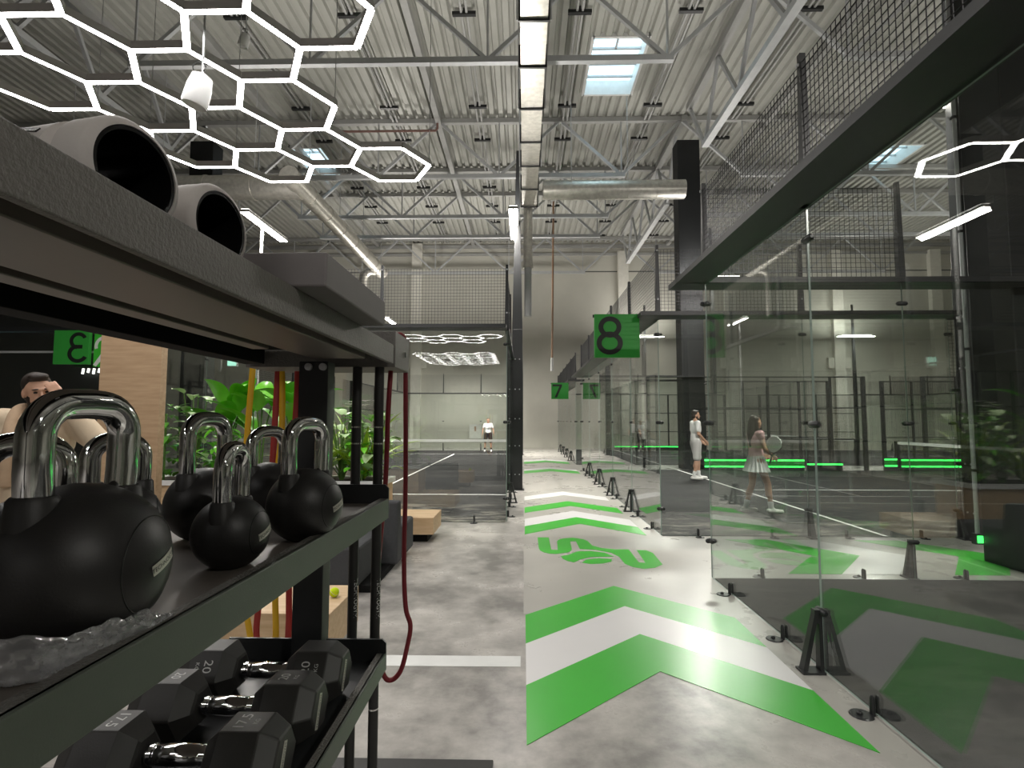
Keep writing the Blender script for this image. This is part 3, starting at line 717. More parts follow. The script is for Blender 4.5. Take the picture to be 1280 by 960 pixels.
setlabel(obj('floor_stripe',flat([(-1.9,3.53),(-.02,3.545),(-.02,3.70),(-1.9,3.685)]),M['line'],loc=(-1,3.6,0)),'white stripe across the grey floor left of the big chevron','floor stripe')
setlabel(obj('floor_mat',MB().box(-1.6,-.14,1.6,2.585,.0005,.012),M['rubber'],bevel=.004,loc=(-.9,2.1,0)),'black rubber mat edge on the floor below the weight rack','rubber mat')
# ------------------------------------------------------------------ weight rack
RX=-.45; BX=-.97; YN=-.55; YE=1.835
rk=root('weight_rack','large black steel weight rack with three shelves in the left foreground','weight rack',(-.7,.6,0))
# top shelf
t=obj('top_shelf',MB().box(BX,RX-.012,YN,YE,1.815,1.83),M['plinth'],rk)  # deck coloured black to carry the shade behind the lip
obj('front_lip',MB().box(RX-.014,RX,YN,YE,1.766,1.832),M['rack'],t,bevel=.002)
obj('deck_channel',MB().box(-.705,-.53,YN,YE-.06,1.777,1.815),M['rackdeck'],t,bevel=.002)
obj('deck_channel',MB().box(-.79,-.742,YN,YE-.3,1.777,1.815),M['rackdeck'],t,bevel=.002)
obj('rear_beam',MB().box(BX,-.90,YN,YE,1.765,1.832),M['plinth'],t,bevel=.002)
for y in (.62,.93,1.33): obj('slot_plug',MB().box(-.51,-.485,y,y+.035,1.808,1.816),M['steel'],t)
ec=obj('end_block',MB().box(-.98,RX,1.86,2.085,1.757,1.885),M['rack'],rk,bevel=.003)
obj('bolt',MB().cyl((RX,1.985,1.815),(RX+.008,1.985,1.815),.011,n=10),M['chrome'],ec)
# posts
for x0,x1,y0,y1 in ((-.745,-.647,1.755,1.82),(-.745,-.635,-.5,-.435)):
    p=obj('post',MB().box(x0,x1,y0,y1,0.03,1.766),[M['frame'],M['rackgreen']],rk,bevel=.003)
    for q in p.data.polygons:
        if q.normal.x>.9: q.material_index=1  # corridor side coloured paler, the light on it put into the material
    if y0>0:
        for x in (-.711,-.663): obj('bolt',MB().lathe([(0,-.012),(.012,-.01),(.012,0),(0,0)],(x,y0-.0,1.762-.015),16,'y'),M['steel'],p)
obj('base_foot',MB().box(-.80,-.58,1.5,2.1,0,.03),M['frame'],rk,bevel=.004); obj('base_foot',MB().box(-.80,-.58,-.8,-.2,0,.03),M['frame'],rk,bevel=.004)
# kettlebell shelf and dumbbell tray
def tray(name,zt,zb,zs,ztop):
    s=obj(name,MB().box(BX,RX-.012,YN,1.8,zs-.012,zs),M['rackdeck'] if zs>1 else M['frame'],rk)
    obj('front_lip',MB().box(RX-.012,RX,YN,1.80,zb,zt),M['rackgreen'],s,bevel=.002)
    obj('lip_edge',MB().box(RX-.03,RX-.004,YN,1.80,zt-.006,zt),M['rack'],s,bevel=.002)
    obj('end_plate',MB().prism([(BX,zb),(RX,zb),(RX,ztop-.012),(RX-.012,ztop),(BX,ztop)],lambda u,v,d:(u,d,v),1.80,1.808),M['frame'],s)
    obj('rear_lip',MB().box(BX-.01,BX,YN,1.80,zb,zs+.03),M['frame'],s)
    return s
tray('kettlebell_shelf',1.312,1.246,1.294,1.357); tray('dumbbell_shelf',.812,.757,.785,.855)
ZK=1.294; ZD=.785
# weighted bars standing at the end of the rack
for i,(x,lb) in enumerate(((-.585,'black weighted bar with two silver rings, beside the square post'),(-.507,'black weighted bar with two silver rings, outer one by the red cord'))):
    r=root('weighted_bar',lb,'weighted bar',(x,1.87,.03),group='weighted bars at the rack end')
    obj('shaft',MB().cyl((x,1.87,.03),(x,1.87,1.757),.0165,n=20),M['rubber'],r,smooth=40)
    for z in (1.545,1.488,.60): obj('ring',MB().cyl((x,1.87,z),(x,1.87,z+.005),.0170,n=20),M['chrome'],r,smooth=40)
    m=MB().text('TECHNOGYM',.021,lambda a,b,d:(x+.0168*math.sin(.95+b/.0166),1.87-.0168*math.cos(.95+b/.0166),.967-a))
    obj('brand_lettering',m,M['letter'],r)
# elastic bands and cord
def smooth_path(pts,n=6):
    pts=[V(p) for p in pts]; out=[]
    for i in range(len(pts)-1):
        p0=pts[max(i-1,0)];p1=pts[i];p2=pts[i+1];p3=pts[min(i+2,len(pts)-1)]
        for k in range(n):
            t=k/n; out.append(.5*((2*p1)+(p2-p0)*t+(2*p0-5*p1+4*p2-p3)*t*t+(3*p1-p0-3*p2+p3)*t**3))
    return out+[pts[-1]]
setlabel(obj('resistance_tube',MB().tube(smooth_path([U(x,y,Y=yy) for x,y,yy in ((474,432,2.0),(488,425,2.02),(500,418,2.06),(507,430,2.1),(507,470,2.1),(507,600,2.1),(505,700,2.1),(507,758,2.1),(513,782,2.1),(509,808,2.1),(501,838,2.1),(489,850,2.1),(479,842,2.08),(472,800,2.06),(470,745,2.03),(475,680,2.02),(482,600,2.01),(485,520,2.0),(488,470,2.0),(490,440,2.05))]),[.0095]*200 if False else .0092,10),M['redcord'],smooth=60,loc=(-.42,2.05,1.86)),'long dark red tube band hanging in a loop from the rack end','exercise band')
def flatband(pts,name,mat,label,w=.012):
    m=MB()
    for st in pts: m.tube(smooth_path([U(x,y,Y=2.02) for x,y in st]),w,8,flat=.28)
    return setlabel(obj(name,m,mat,smooth=60,loc=tuple(U(pts[0][0][0],pts[0][0][1],Y=2.02))),label,'exercise band',group='flat bands behind the rack')
flatband([[(318,440),(316,460),(309,545),(303,640),(305,740),(322,830),(343,810),(344,740),(344,620),(352,540),(352,460),(345,438),(330,434),(318,440)]],'yellow_band',M['yellowband'],'yellow flat band hanging behind the chrome kettlebell handles')
flatband([[(349,440),(347,470),(339,600),(325,740),(321,800),(335,850),(360,800),(359,600),(368,540),(372,460),(366,436),(356,434),(349,440)]],'red_band',M['redband'],'red flat band hanging beside the square post')
# ------------------------------------------------------------------ on the top shelf
def roller(x,y,L,label):
    z0=1.831; R=.074; r=root('foam_roller',label,'foam roller',(x,y,z0),group='foam rollers on the top shelf')
    r.rotation_euler=(0,0,math.radians(-12 if y<.8 else -8)); c=(0,0,R); o_=obj
    def obj_(n,m,mt,p,**k): return o_(n,m,mt,p,local=True,**k)
    obj_('foam_sleeve',MB().lathe([(R-.012,0.004),(R-.004,0),(R,-.006),(R,-.05),(R-.010,-.056),(R-.010,-.068),(R,-.074),(R,-.15),(R-.010,-.156),(R-.010,-.168),(R,-.174),(R,-L+.006),(R-.012,-L),(R-.012,0.004)],c,56,'x'),M['foamroll'],r,smooth=35)
    obj_('inner_tube',MB().lathe([(R-.0125,.002),(R-.0125,-L+.002),(R-.018,-L+.002),(R-.018,.002),(R-.0125,.002)],c,56,'x'),M['pipeblack'],r,smooth=35)
    for k in range(9):
        a=2*PI*k/9+.3
        for s in (-.112,-.22): obj_('grip_groove',MB().bar((c[0]+s-.026,c[1]+(R+.0006)*math.cos(a),c[2]+(R+.0006)*math.sin(a)),(c[0]+s+.026,c[1]+(R+.0006)*math.cos(a+.2),c[2]+(R+.0006)*math.sin(a+.2)),.008,.002,(0,math.cos(a+.1),math.sin(a+.1))),M['pipeblack'],r)
roller(-.53,.700,.34,'hollow grey foam roller nearest on the top shelf'); roller(-.53,.905,.34,'second hollow foam roller, between the first roller and the grey pad')
r=root('balance_pad','thick dark grey rectangular pad overhanging the top shelf','balance pad',(-.6,1.25,1.832))
obj('pad',MB().box(-.80,-.388,1.03,1.475,1.833,1.902),M['pad'],r,bevel=.004)
# ------------------------------------------------------------------ kettlebells
def kettlebell(x,y,r,phi,label,w=.122,hh=.112,t=.036,plate=True,az=-.2):
    k=root('kettlebell',label,'kettlebell',(x,y,ZK),phi,'kettlebells on the middle shelf')
    cz=.93*r
    prof=[(0,0),(.36*r,0)]
    a0=math.asin(-.93)
    for i in range(1,25):
        a=a0+(PI/2-a0)*i/24; prof.append((r*math.cos(a) if i<24 else 0,cz+r*math.sin(a)))
    prof[2]=(max(prof[2][0],.38*r),prof[2][1])
    b=obj('ball',MB().lathe(prof,(0,0,0),56),M['urethane'],k,local=True,smooth=60)
    sm=MB(); n=40   # moulding seam around the ball
    sm.tube([(r*(math.cos(.62)*math.cos(az)-math.sin(.62)*math.cos(2*PI*i/n)*math.sin(az)),r*(math.cos(.62)*math.sin(az)+math.sin(.62)*math.cos(2*PI*i/n)*math.cos(az)),cz+r*math.sin(.62)*math.sin(2*PI*i/n)) for i in range(n)],.0009,6,closed=True)
    obj('moulding_seam',sm,M['black'],b,local=True,smooth=60)
    hw=(w-t)/2; top=cz+r+hh-t/2; rc=min(.040,hw*.8); zf=cz+r*.52
    pts=[(-hw*.90,0,zf),(-hw*.96,0,zf+.3*(top-rc-zf)),(-hw*.995,0,zf+.6*(top-rc-zf)),(-hw,0,top-rc)]
    for i in range(1,8):
        a=PI-PI/2*i/8; pts.append((-hw+rc+rc*math.cos(a),0,top-rc+rc*math.sin(a)))
    pts+=[(-hw+rc,0,top),(0,0,top+.001),(hw-rc,0,top)]
    for i in range(1,8):
        a=PI/2-PI/2*i/8; pts.append((hw-rc+rc*math.cos(a),0,top-rc+rc*math.sin(a)))
    pts+=[(hw,0,top-rc),(hw*.995,0,zf+.6*(top-rc-zf)),(hw*.96,0,zf+.3*(top-rc-zf)),(hw*.90,0,zf)]
    obj('handle',MB().tube(pts,t/2,24),M['chrome'],k,local=True,smooth=60)
    for s in (-1,1):
        fx=hw*(.90+.06*max(0,min(1,(cz+math.sqrt(max(1e-6,r*r-(hw*.93)**2))-zf)/(.3*(top-rc-zf))))); ze=cz+math.sqrt(r*r-fx*fx)
        obj('collar',MB().lathe([(t*.52,-.03),(t*.74,-.028),(t*.66,.006),(t*.57,.010),(t*.51,.008),(t*.50,-.03)],(s*fx,0,ze),24),M['rubber'],k,local=True,smooth=50)
    if plate:
        tilt=.30; el0=.02
        def wrap(a,bb,d):
            a2=a*math.cos(tilt)-bb*math.sin(tilt); b2=a*math.sin(tilt)+bb*math.cos(tilt)
            A=az+a2/r; E=el0+b2/r; q=r+d
            return (q*math.cos(E)*math.cos(A),q*math.cos(E)*math.sin(A),cz+q*math.sin(E))
        L=.048; hgt=.0135; m=MB(); n=10
        vs=[];fs=[]
        for i in range(n+1):
            a=-L/2+L*i/n
            for bb,d in ((-hgt/2,.0001),(hgt/2,.0001),(hgt/2,.0010),(-hgt/2,.0010)): vs.append(wrap(a,bb,d))
        for i in range(n):
            o=i*4
            for q in range(4): fs.append((o+q,o+(q+1)%4,o+4+(q+1)%4,o+4+q))
        m.add(vs,fs+[(0,1,2,3),(n*4+3,n*4+2,n*4+1,n*4)]); p=obj('name_plate',m,M['plate'],k,local=True)
        obj('brand_lettering',MB().text('TECHNOGYM',.0083,lambda a,bb,d:wrap(a,bb,.0014)),M['black'],p,local=True)
    return k
R_=math.radians
kettlebell(-.558,.672,.102,R_(84),'largest black kettlebell nearest the camera, thick chrome handle, silver name plate',.160,.118,.038,az=-1.31)
kettlebell(-.512,1.262,.085,R_(72),'black kettlebell nearest the square post, beside the front lip',.146,.121,.034,az=-1.38)
kettlebell(-.556,1.025,.0685,R_(97),'small black kettlebell with its handle turned edge-on, in the middle of the shelf',.122,.104,.031,az=-1.69)
kettlebell(-.752,1.265,.085,R_(78),'black kettlebell left of the small one, leaves seen through its handle',.146,.132,.034,plate=False)
kettlebell(-.745,1.56,.08,R_(60),'black kettlebell farthest back, half hidden by two others',.138,.106,.033,plate=False)
kettlebell(-.795,1.04,.082,R_(50),'kettlebell hidden behind the largest one, its chrome arch by the wooden pillar',.118,.095,.034,plate=False)
kettlebell(-.745,.79,.082,R_(36),'kettlebell behind the largest one, cut by the left picture edge',.13,.10,.036,plate=False)
# ------------------------------------------------------------------ dumbbells
def dumbbell(y,txt,facet,label,x=-.737):
    Rr=.0815; ap=Rr*math.cos(PI/6); cz=ap
    d=root('dumbbell',label,'dumbbell',(x,y,ZD),0,'hexagonal dumbbells on the lower tray')
    hd=MB(); xe=[(-.0,.012),]
    obj('handle',MB().lathe([(0,-.075),(.0145,-.075),(.0145,-.066),(.022,-.064),(.022,-.052),(.019,-.050),(.019,-.044),(.0205,-.042),(.0235,0),(.0205,.042),(.019,.044),(.019,.05),(.022,.052),(.022,.064),(.0145,.066),(.0145,.075),(0,.075)],(0,0,cz),24,'x'),M['chrome'],d,local=True,smooth=40)
    for s in (-1,1):
        prof=[(0,.070),(.50,.070),(.60,.074),(1,.106),(1,.188),(.985,.192),(.72,.226),(.66,.229),(0,.229)]
        vs=[];fs=[]
        for q,h in prof:
            for k in range(6):
                a=k*PI/3
                vs.append((s*h,Rr*q*math.cos(a),cz+Rr*q*math.sin(a)))
        for i in range(len(prof)-1):
            for k in range(6): fs.append((i*6+k,i*6+(k+1)%6,(i+1)*6+(k+1)%6,(i+1)*6+k))
        h=obj('head',MB().add(vs,fs),M['urethane2'],d,local=True,bevel=.004)
        th=PI/2 if facet==0 else PI+PI/6
        nrm=V((0,math.cos(th),math.sin(th))) if facet==0 else V((0,-math.cos(PI/6),math.sin(PI/6)))
        up=V((-s,0,0)); rt=up.cross(nrm)
        c=V((s*.147,0,cz))+nrm*(ap+.0004)
        m=MB().text(txt,.034,lambda a,b,e:c+rt*a+up*(b+.010))
        m.text('KG',.015,lambda a,b,e:c+rt*a+up*(b-.019)); obj('weight_number',m,M['letter'],h,local=True)
        if s>0:   # bright name strip on the bevel of the end
            nx=V((.034,-0,0)); 
            e0=V((.2095,-.0655,cz-.018)); 
            fn=lambda a,b,e:V((.2295+e,-.02+a*.35-b*.2,cz-.012+a))
            q=MB().box(0,0,0,0,0,0); q=MB()
            P0=V((.2296,-.030,cz-.040)); P1=V((.2296,-.002,cz+.034)); dv=(P1-P0); sd=V((0,dv.z,-dv.y)).normalized()*.0075
            q.add([P0-sd,P0+sd,P1+sd,P1-sd]+[p+V((.0012,0,0)) for p in (P0-sd,P0+sd,P1+sd,P1-sd)],[(3,2,1,0),(4,5,6,7),(0,1,5,4),(1,2,6,5),(2,3,7,6),(3,0,4,7)])
            p=obj('name_plate',q,M['plate'],h,local=True)
            ud=dv.normalized(); mid=(P0+P1)/2; sn=-sd.normalized()
            obj('brand_lettering',MB().text('TECHNOGYM',.0115,lambda a,b,e:mid+V((.0016,0,0))+ud*a+sn*b),M['black'],p,local=True)
    return d
dumbbell(1.575,'20',1,'black hexagonal dumbbell marked 20 KG farthest on the tray, by the end plate')
dumbbell(1.385,'20',0,'black hexagonal dumbbell marked 20 KG, second from the end plate')
dumbbell(1.185,'17.5',0,'black hexagonal dumbbell marked 17.5 KG with a bright silver handle')
dumbbell(.985,'17.5',0,'hexagonal dumbbell mostly cut off by the bottom picture edge')
# clear plastic bag lying along the front of the shelf
path=smooth_path([(-.466,.725,0),(-.470,.66,0),(-.482,.605,0),(-.53,.562,0),(-.61,.545,0),(-.71,.535,0)],10)
nb,mbn=len(path)-1,12; vs=[];fs=[]; rnd=random.Random(3)
for i,q in enumerate(path):
    t=i/nb; d=(path[min(i+1,nb)]-path[max(i-1,0)]).normalized(); nv=V((d.y,-d.x,0))   # towards the kettlebell
    if nv.y<0: nv=-nv
    for j in range(mbn+1):
        s=j/mbn; lean=(.002+.004*min(1,t*3))*s; hgt=(.012+.034*min(1,t*3.2)+.006*math.sin(t*11))*s**.8
        crk=(.0035*math.sin(41*t+7*s)*math.sin(19*s+9*t)+rnd.uniform(-.0014,.0014))*(1.8 if t<.3 else .8)
        p=q+nv*lean-nv*abs(crk)*.8
        vs.append((min(p.x,-.4645),p.y+rnd.uniform(-.002,.002),ZK+.002+max(0,hgt+crk*s)))
for i in range(nb):
    for j in range(mbn):
        a=i*(mbn+1)+j; fs.append((a,a+1,a+mbn+2,a+mbn+1))
bag=obj('plastic_bag',MB().add(vs,fs),M['film'],smooth=80,loc=(-.5,.55,ZK))
md=bag.modifiers.new('thick','SOLIDIFY'); md.thickness=.0008
setlabel(bag,'crumpled clear plastic bag at the front edge of the kettlebell shelf','plastic bag')
# ------------------------------------------------------------------ lounge behind the rack
def bench(x0,x1,y0,y1,z,label):
    r=root('wooden_bench',label,'low table',((x0+x1)/2,(y0+y1)/2,0),group='low wooden tables')
    obj('plinth',MB().box(x0+.09,x1-.09,y0+.09,y1-.09,0,.105),M['plinth'],r)
    obj('top_block',MB().box(x0,x1,y0,y1,.105,z),M['wood'],r,bevel=.004)
bench(-1.98,-1.215,3.43,4.02,.36,'low oak table with a tennis ball on it, behind the rack')
bench(-2.0,-1.165,7.0,7.66,.32,'low oak table near the left court glass, behind the sofa')
r=root('tennis_ball','yellow tennis ball on the oak table behind the rack','ball',(-1.30,3.75,.36))
obj('felt',MB().ell((-1.30,3.75,.392),.0325,24,16),M['ball'],r,smooth=80)
obj('seam',MB().tube([(-1.30+.0323*math.cos(a)*math.cos(.45*math.sin(2*a)),3.75+.0323*math.sin(a)*math.cos(.45*math.sin(2*a)),.392+.0323*math.sin(.45*math.sin(2*a))) for a in [2*PI*i/60 for i in range(60)]],.0012,6,closed=True),M['letter'],r,smooth=60)
r=root('modular_sofa','charcoal fabric modular sofa behind the weight rack','sofa',(-2.2,5.8,0))
obj('seat',MB().box(-3.2,-1.50,4.95,5.74,.06,.42),M['sofa'],r,bevel=.03)
obj('seat',MB().box(-3.2,-1.33,5.92,6.56,.06,.425),M['sofa'],r,bevel=.03)
bk=MB(); bk.prism([(5.75,.05),(5.98,.05),(5.90,.71),(5.77,.71)],lambda u,v,d:(d,u,v),-3.2,-1.335); obj('backrest',bk,M['sofa'],r,bevel=.025)
obj('plinth',MB().box(-3.15,-1.40,5.0,6.5,0,.06),M['plinth'],r)
setlabel(obj('wooden_pillar',MB().box(-4.44,-3.79,5.5,5.6,0,3.2),M['veneer'],bevel=.004,loc=(-4.1,5.55,0)),'wood-clad pillar behind the largest kettlebell','wooden pillar')
# planter and plants
r=root('planter','long pale planter box behind the sofa','planter',(-3.2,7.2,0))
obj('trough',MB().box(-5.0,-1.82,6.85,7.5,0,.76),M['wood'],r,bevel=.005); obj('rim',MB().box(-5.03,-1.79,6.82,6.87,.74,.80).box(-5.03,-1.79,7.48,7.53,.74,.80).box(-5.03,-4.98,6.87,7.48,.74,.80).box(-1.84,-1.79,6.87,7.48,.74,.80),M['white'],r); obj('soil',MB().box(-4.98,-1.84,6.87,7.48,.755,.785),M['soil'],r)
def leaf(mb,base,az,el,L,W,droop=.9,n=9,fold=.25):
    p=V(base); pts=[]; e=el
    for i in range(n+1):
        pts.append((p.copy(),e)); p=p+V((math.cos(az)*math.cos(e),math.sin(az)*math.cos(e),math.sin(e)))*(L/n); e-=droop/n
    side=V((-math.sin(az),math.cos(az),0)); vs=[]; fs=[]
    for i,(q,e) in enumerate(pts):
        t=i/n; w=W*.5*(math.sin(PI*min(1,t**.75))**.8 if 0<t<1 else .02); nv=V((-math.cos(az)*math.sin(e),-math.sin(az)*math.sin(e),math.cos(e)))
        for s in (-1,-.5,0,.5,1): vs.append(q+side*(w*s)+nv*(w*fold*abs(s)+.01*math.sin(6*t+3*s)*W))
    for i in range(n):
        for j in range(4): a=i*5+j; fs.append((a,a+1,a+6,a+5))
    mb.add(vs,fs)
def plant(x,y,kind,label,seed,h=1.2):
    rn=random.Random(seed); zb=.78; r=root('potted_plant',label,'plant',(x,y,zb),group='plants in the planter')
    fo=MB(); st=MB()
    if kind=='broad':
        for i in range(9):
            a=rn.uniform(0,2*PI); hh=rn.uniform(.55,1.0)*h*.72; q=V((x+rn.uniform(-.08,.08)+.16*math.cos(a),y+.12*math.sin(a),zb+hh))
            st.tube(smooth_path([(x+.04*math.cos(a),y+.04*math.sin(a),zb),(x+.09*math.cos(a),y+.07*math.sin(a),zb+hh*.6),tuple(q)],4),.011,6)
            leaf(fo,q,a,rn.uniform(.75,1.35),rn.uniform(.42,.62),rn.uniform(.20,.28),rn.uniform(.8,1.7))
        m=M['leaf']
    elif kind=='pale':
        for i in range(34):
            a=rn.uniform(0,2*PI); hh=rn.uniform(.15,1)*h*.85; rr=.05+.15*rn.random(); q=V((x+rr*math.cos(a),y+rr*math.sin(a),zb+hh))
            st.tube([(x+.02*math.cos(a),y+.02*math.sin(a),zb),(x+rr*.5*math.cos(a),y+rr*.5*math.sin(a),zb+hh*.6),tuple(q)],.006,5)
            leaf(fo,q,a,rn.uniform(.1,.9),rn.uniform(.17,.27),rn.uniform(.12,.17),rn.uniform(.7,1.5))
        m=M['leafpale']
    elif kind in('strap','yellow'):
        for i in range(30):
            a=rn.uniform(0,2*PI); leaf(fo,(x+.05*math.cos(a),y+.05*math.sin(a),zb),a,rn.uniform(.9,1.45),h*rn.uniform(.5,1),rn.uniform(.05,.08),rn.uniform(.5,1.8),12)
        st.cyl((x,y,zb-.0),(x,y,zb+.1),.04,n=8); m=M['leafyellow'] if kind=='yellow' else M['leafdark']
    else:
        for i in range(60):
            a=rn.uniform(0,2*PI); hh=rn.uniform(.05,1)*h*.8; rr=.2*rn.random(); q=V((x+rr*math.cos(a),y+rr*math.sin(a),zb+hh))
            leaf(fo,q,a,rn.uniform(-.2,.9),rn.uniform(.14,.24),rn.uniform(.07,.11),1.0,6)
        st.cyl((x,y,zb),(x,y,zb+h*.7),.014,n=6); m=M['leafdark'] if kind=='dark' else M['leaf']
    obj('foliage',fo,m,r,smooth=70); obj('stem',st,M['stem'],r,smooth=60)
    if kind=='orchid':
        fl=MB()
        for i in range(12):
            q=V((x+rn.uniform(-.22,.22),y+rn.uniform(-.1,.1),zb+h*rn.uniform(.62,1)))
            for k in range(5): leaf(fl,q,k*2*PI/5,.5,.075,.06,.8,4)
        obj('flower',fl,M['petal'],r,smooth=60)
for k,(x,y,kd,h,lb) in enumerate(((-4.72,7.0,'dark',1.25,'dark leafy plant against the wooden pillar'),(-4.42,7.12,'pale',1.35,'pale variegated plant right of the wooden pillar'),(-4.02,7.2,'broad',1.45,'broad bright green plant behind the left kettlebell handles'),(-3.52,7.12,'broad',1.4,'broad-leaved plant behind the yellow band'),(-3.98,6.98,'green',.85,'low bushy green plant behind the handles'),(-3.1,7.2,'broad',1.5,'broad-leaved plant behind the red band'),(-2.72,7.1,'yellow',1.1,'yellow-green plant left of the square post'),(-2.42,7.15,'pale',1.05,'pale striped plant right of the square post'),(-2.12,7.05,'orchid',1.05,'white flowering plant between the two weighted bars'),(-2.2,7.3,'yellow',1.2,'yellow-green plant behind the weighted bars'),(-1.96,7.2,'pale',.95,'pale plant at the right end of the planter'))):
    plant(x,y,kd,lb,k+1,h)
# ------------------------------------------------------------------ people
def bake(name,mb,mat,parent,vox,smooth_it=3):
    o=obj(name,mb,mat,parent,local=True)
    m=o.modifiers.new('r','REMESH'); m.mode='VOXEL'; m.voxel_size=vox; m.use_smooth_shade=True
    if smooth_it:
        s=o.modifiers.new('s','SMOOTH'); s.factor=.5; s.iterations=smooth_it
    bpy.context.view_layer.update()
    me=bpy.data.meshes.new_from_object(o.evaluated_get(bpy.context.evaluated_depsgraph_get()))
    old=o.data; o.modifiers.clear(); o.data=me; me.name=name; bpy.data.meshes.remove(old)
    if not me.materials: me.materials.append(mat)
    me.polygons.foreach_set('use_smooth',[True]*len(me.polygons))
    return o
def cap(mb,p,q,r0,r1): mb.cyl(p,q,r0,r1,16).ell(p,r0,14,9).ell(q,r1,14,9)
def hand(mb,w,d,n,k=1,curl=.5,s=1):
    "palm, four fingers of unequal length with knuckle bends, thumb from the side; d along the hand, n out of the palm"
    w=V(w); d=V(d).normalized(); n=(V(n)-d*V(n).dot(d)).normalized(); a=d.cross(n)*s
    for e in (-.026,-.009,.009,.026): cap(mb,w+d*.01*k+a*e*.6*k,w+d*.085*k+a*e*k,.015*k,.012*k)
    for e,L in ((-.028,.062),(-.0095,.074),(.0095,.080),(.028,.070)):
        b=w+d*.088*k+a*e*k; d1=(d+n*curl*.5).normalized(); d2=(d+n*curl*1.3).normalized(); m=b+d1*L*.52*k
        cap(mb,b,m,.0095*k,.0088*k); cap(mb,m,m+d2*L*.48*k,.0088*k,.0075*k)
    tb=w+d*.03*k+a*.03*k; t1=tb+(d*.6+a*.75+n*.25).normalized()*.04*k
    cap(mb,tb,t1,.013*k,.010*k); cap(mb,t1,t1+(d+a*.15+n*.35).normalized()*.032*k,.010*k,.008*k)
def person(name,label,loc,rz,h,pose=None,skin='skin',wear=(),hair='short',hairmat='hair',female=False,beard=False,head=None,group='people',vox=.009,curl=.4):
    k=h/1.76; r=root('person',label,'person',loc,rz,group)
    sw=.165 if female else .19; hw=.095
    J=dict(pelvis=(0,0,.95),waist=(0,0,1.08),chest=(0,.01,1.30),neck=(0,0,1.47),head=(0,.02,1.635),
      shL=(-sw,0,1.43),elL=(-sw-.05,-.02,1.14),wrL=(-sw-.06,.06,.89),shR=(sw,0,1.43),elR=(sw+.05,-.02,1.14),wrR=(sw+.06,.06,.89),
      hiL=(-hw,0,.93),knL=(-hw-.01,.02,.50),anL=(-hw-.015,-.02,.09),hiR=(hw,0,.93),knR=(hw+.01,.02,.50),anR=(hw+.015,-.02,.09),toL=None,toR=None)
    J.update(pose or {}); J={a:(V(b)*k if b is not None else None) for a,b in J.items()}
    for s in 'LR':
        if J['to'+s] is None: J['to'+s]=J['an'+s]+V((0,.17,-.05))*k
    b=MB(); f=.9 if female else 1
    def c(p,q,r0,r1): cap(b,p,q,r0*k,r1*k)
    b.ell(J['pelvis'],(.16*k,.105*k,.13*k)); b.ell((J['waist']+J['pelvis'])/2+V((0,0,.03*k)),(.135*f*k,.095*k,.16*k)); b.ell(J['chest'],(.165*f*k,.11*k,.20*k))
    c(J['chest']+V((0,0,.08))*k,J['neck'],.09*f,.055); c(J['neck']-V((0,0,.02))*k,J['head']-V((0,.01,.04))*k,.054,.052)
    for s in 'LR':
        c(J['chest']+V((0,0,.10))*k,J['sh'+s],.07*f,.058*f); c(J['sh'+s],J['el'+s],.050*f,.040*f); c(J['el'+s],J['wr'+s],.040*f,.027*f)
        d=(J['wr'+s]-J['el'+s]).normalized(); pn=J.get('palm'+s) or V((1 if s=='L' else -1,0,0)); hand(b,J['wr'+s],d,pn,k,curl,1 if s=='L' else -1)
        c(J['hi'+s],J['kn'+s],.088,.055); c(J['kn'+s]+V((0,-.012,-.02))*k,(J['kn'+s]*.62+J['an'+s]*.38)+V((0,-.018,0))*k,.052,.054); c(J['kn'+s],J['an'+s],.052,.036); c(J['an'+s]-V((0,.03,.03))*k,J['to'+s],.040,.034)
    H=J['head']; rot=head or Matrix.Identity(3)
    def hp(x,y,z): return H+rot@(V((x,y,z))*k)
    b.ell(H+rot@(V((0,-.012,.02))*k),(.076*k,.095*k,.098*k),20,14,rot); b.ell(hp(0,.022,-.05),(.058*k,.066*k,.072*k),16,10,rot); b.ell(hp(0,.055,-.105),(.026*k,.024*k,.02*k),12,8,rot)
    cap(b,hp(0,.082,.012),hp(0,.106,-.028),.009*k,.014*k); b.ell(hp(0,.078,.028),(.05*k,.014*k,.010*k),12,8,rot); b.ell(hp(0,.086,-.066),(.024*k,.011*k,.010*k),12,8,rot)
    for s in (-1,1): b.ell(hp(s*.078,-.01,-.01),(.010*k,.019*k,.031*k),12,8,rot)
    body=bake('body',b,M[skin],r,vox*k)
    for s in (-1,1): obj('eye',MB().ell(hp(s*.031,.080,.008),(.012*k,.008*k,.008*k),12,8,rot),M['eye'],r,local=True,smooth=80)
    obj('mouth',MB().ell(hp(0,.094,-.066),(.022*k,.007*k,.006*k),12,8,rot),M['lip'],r,local=True,smooth=80)
    for s in (-1,1): obj('eyebrow',MB().ell(hp(s*.032,.087,.031),(.020*k,.007*k,.005*k),10,6,rot),M[hairmat],r,local=True,smooth=80)
    hb=MB()
    hb.ell(hp(0,-.034,.050),(.084*k,.090*k,.086*k),20,14,rot); hb.ell(hp(0,-.060,-.01),(.078*k,.058*k,.085*k),16,10,rot); hb.ell(hp(0,.035,.103),(.058*k,.045*k,.020*k),14,8,rot)
    if hair=='long':
        cap(hb,hp(0,-.075,0),hp(0,-.10,-.20),.07*k,.075*k); cap(hb,hp(0,-.10,-.2),hp(0,-.09,-.42),.075*k,.05*k); cap(hb,hp(.06,-.03,0),hp(.08,-.03,-.16),.035*k,.035*k); cap(hb,hp(-.06,-.03,0),hp(-.08,-.03,-.16),.035*k,.035*k)
    if hair=='bun': hb.ell(hp(0,-.115,.06),.042*k)
    if hair=='quiff': hb.ell(hp(0,.038,.112),(.060*k,.046*k,.028*k),16,10,rot)
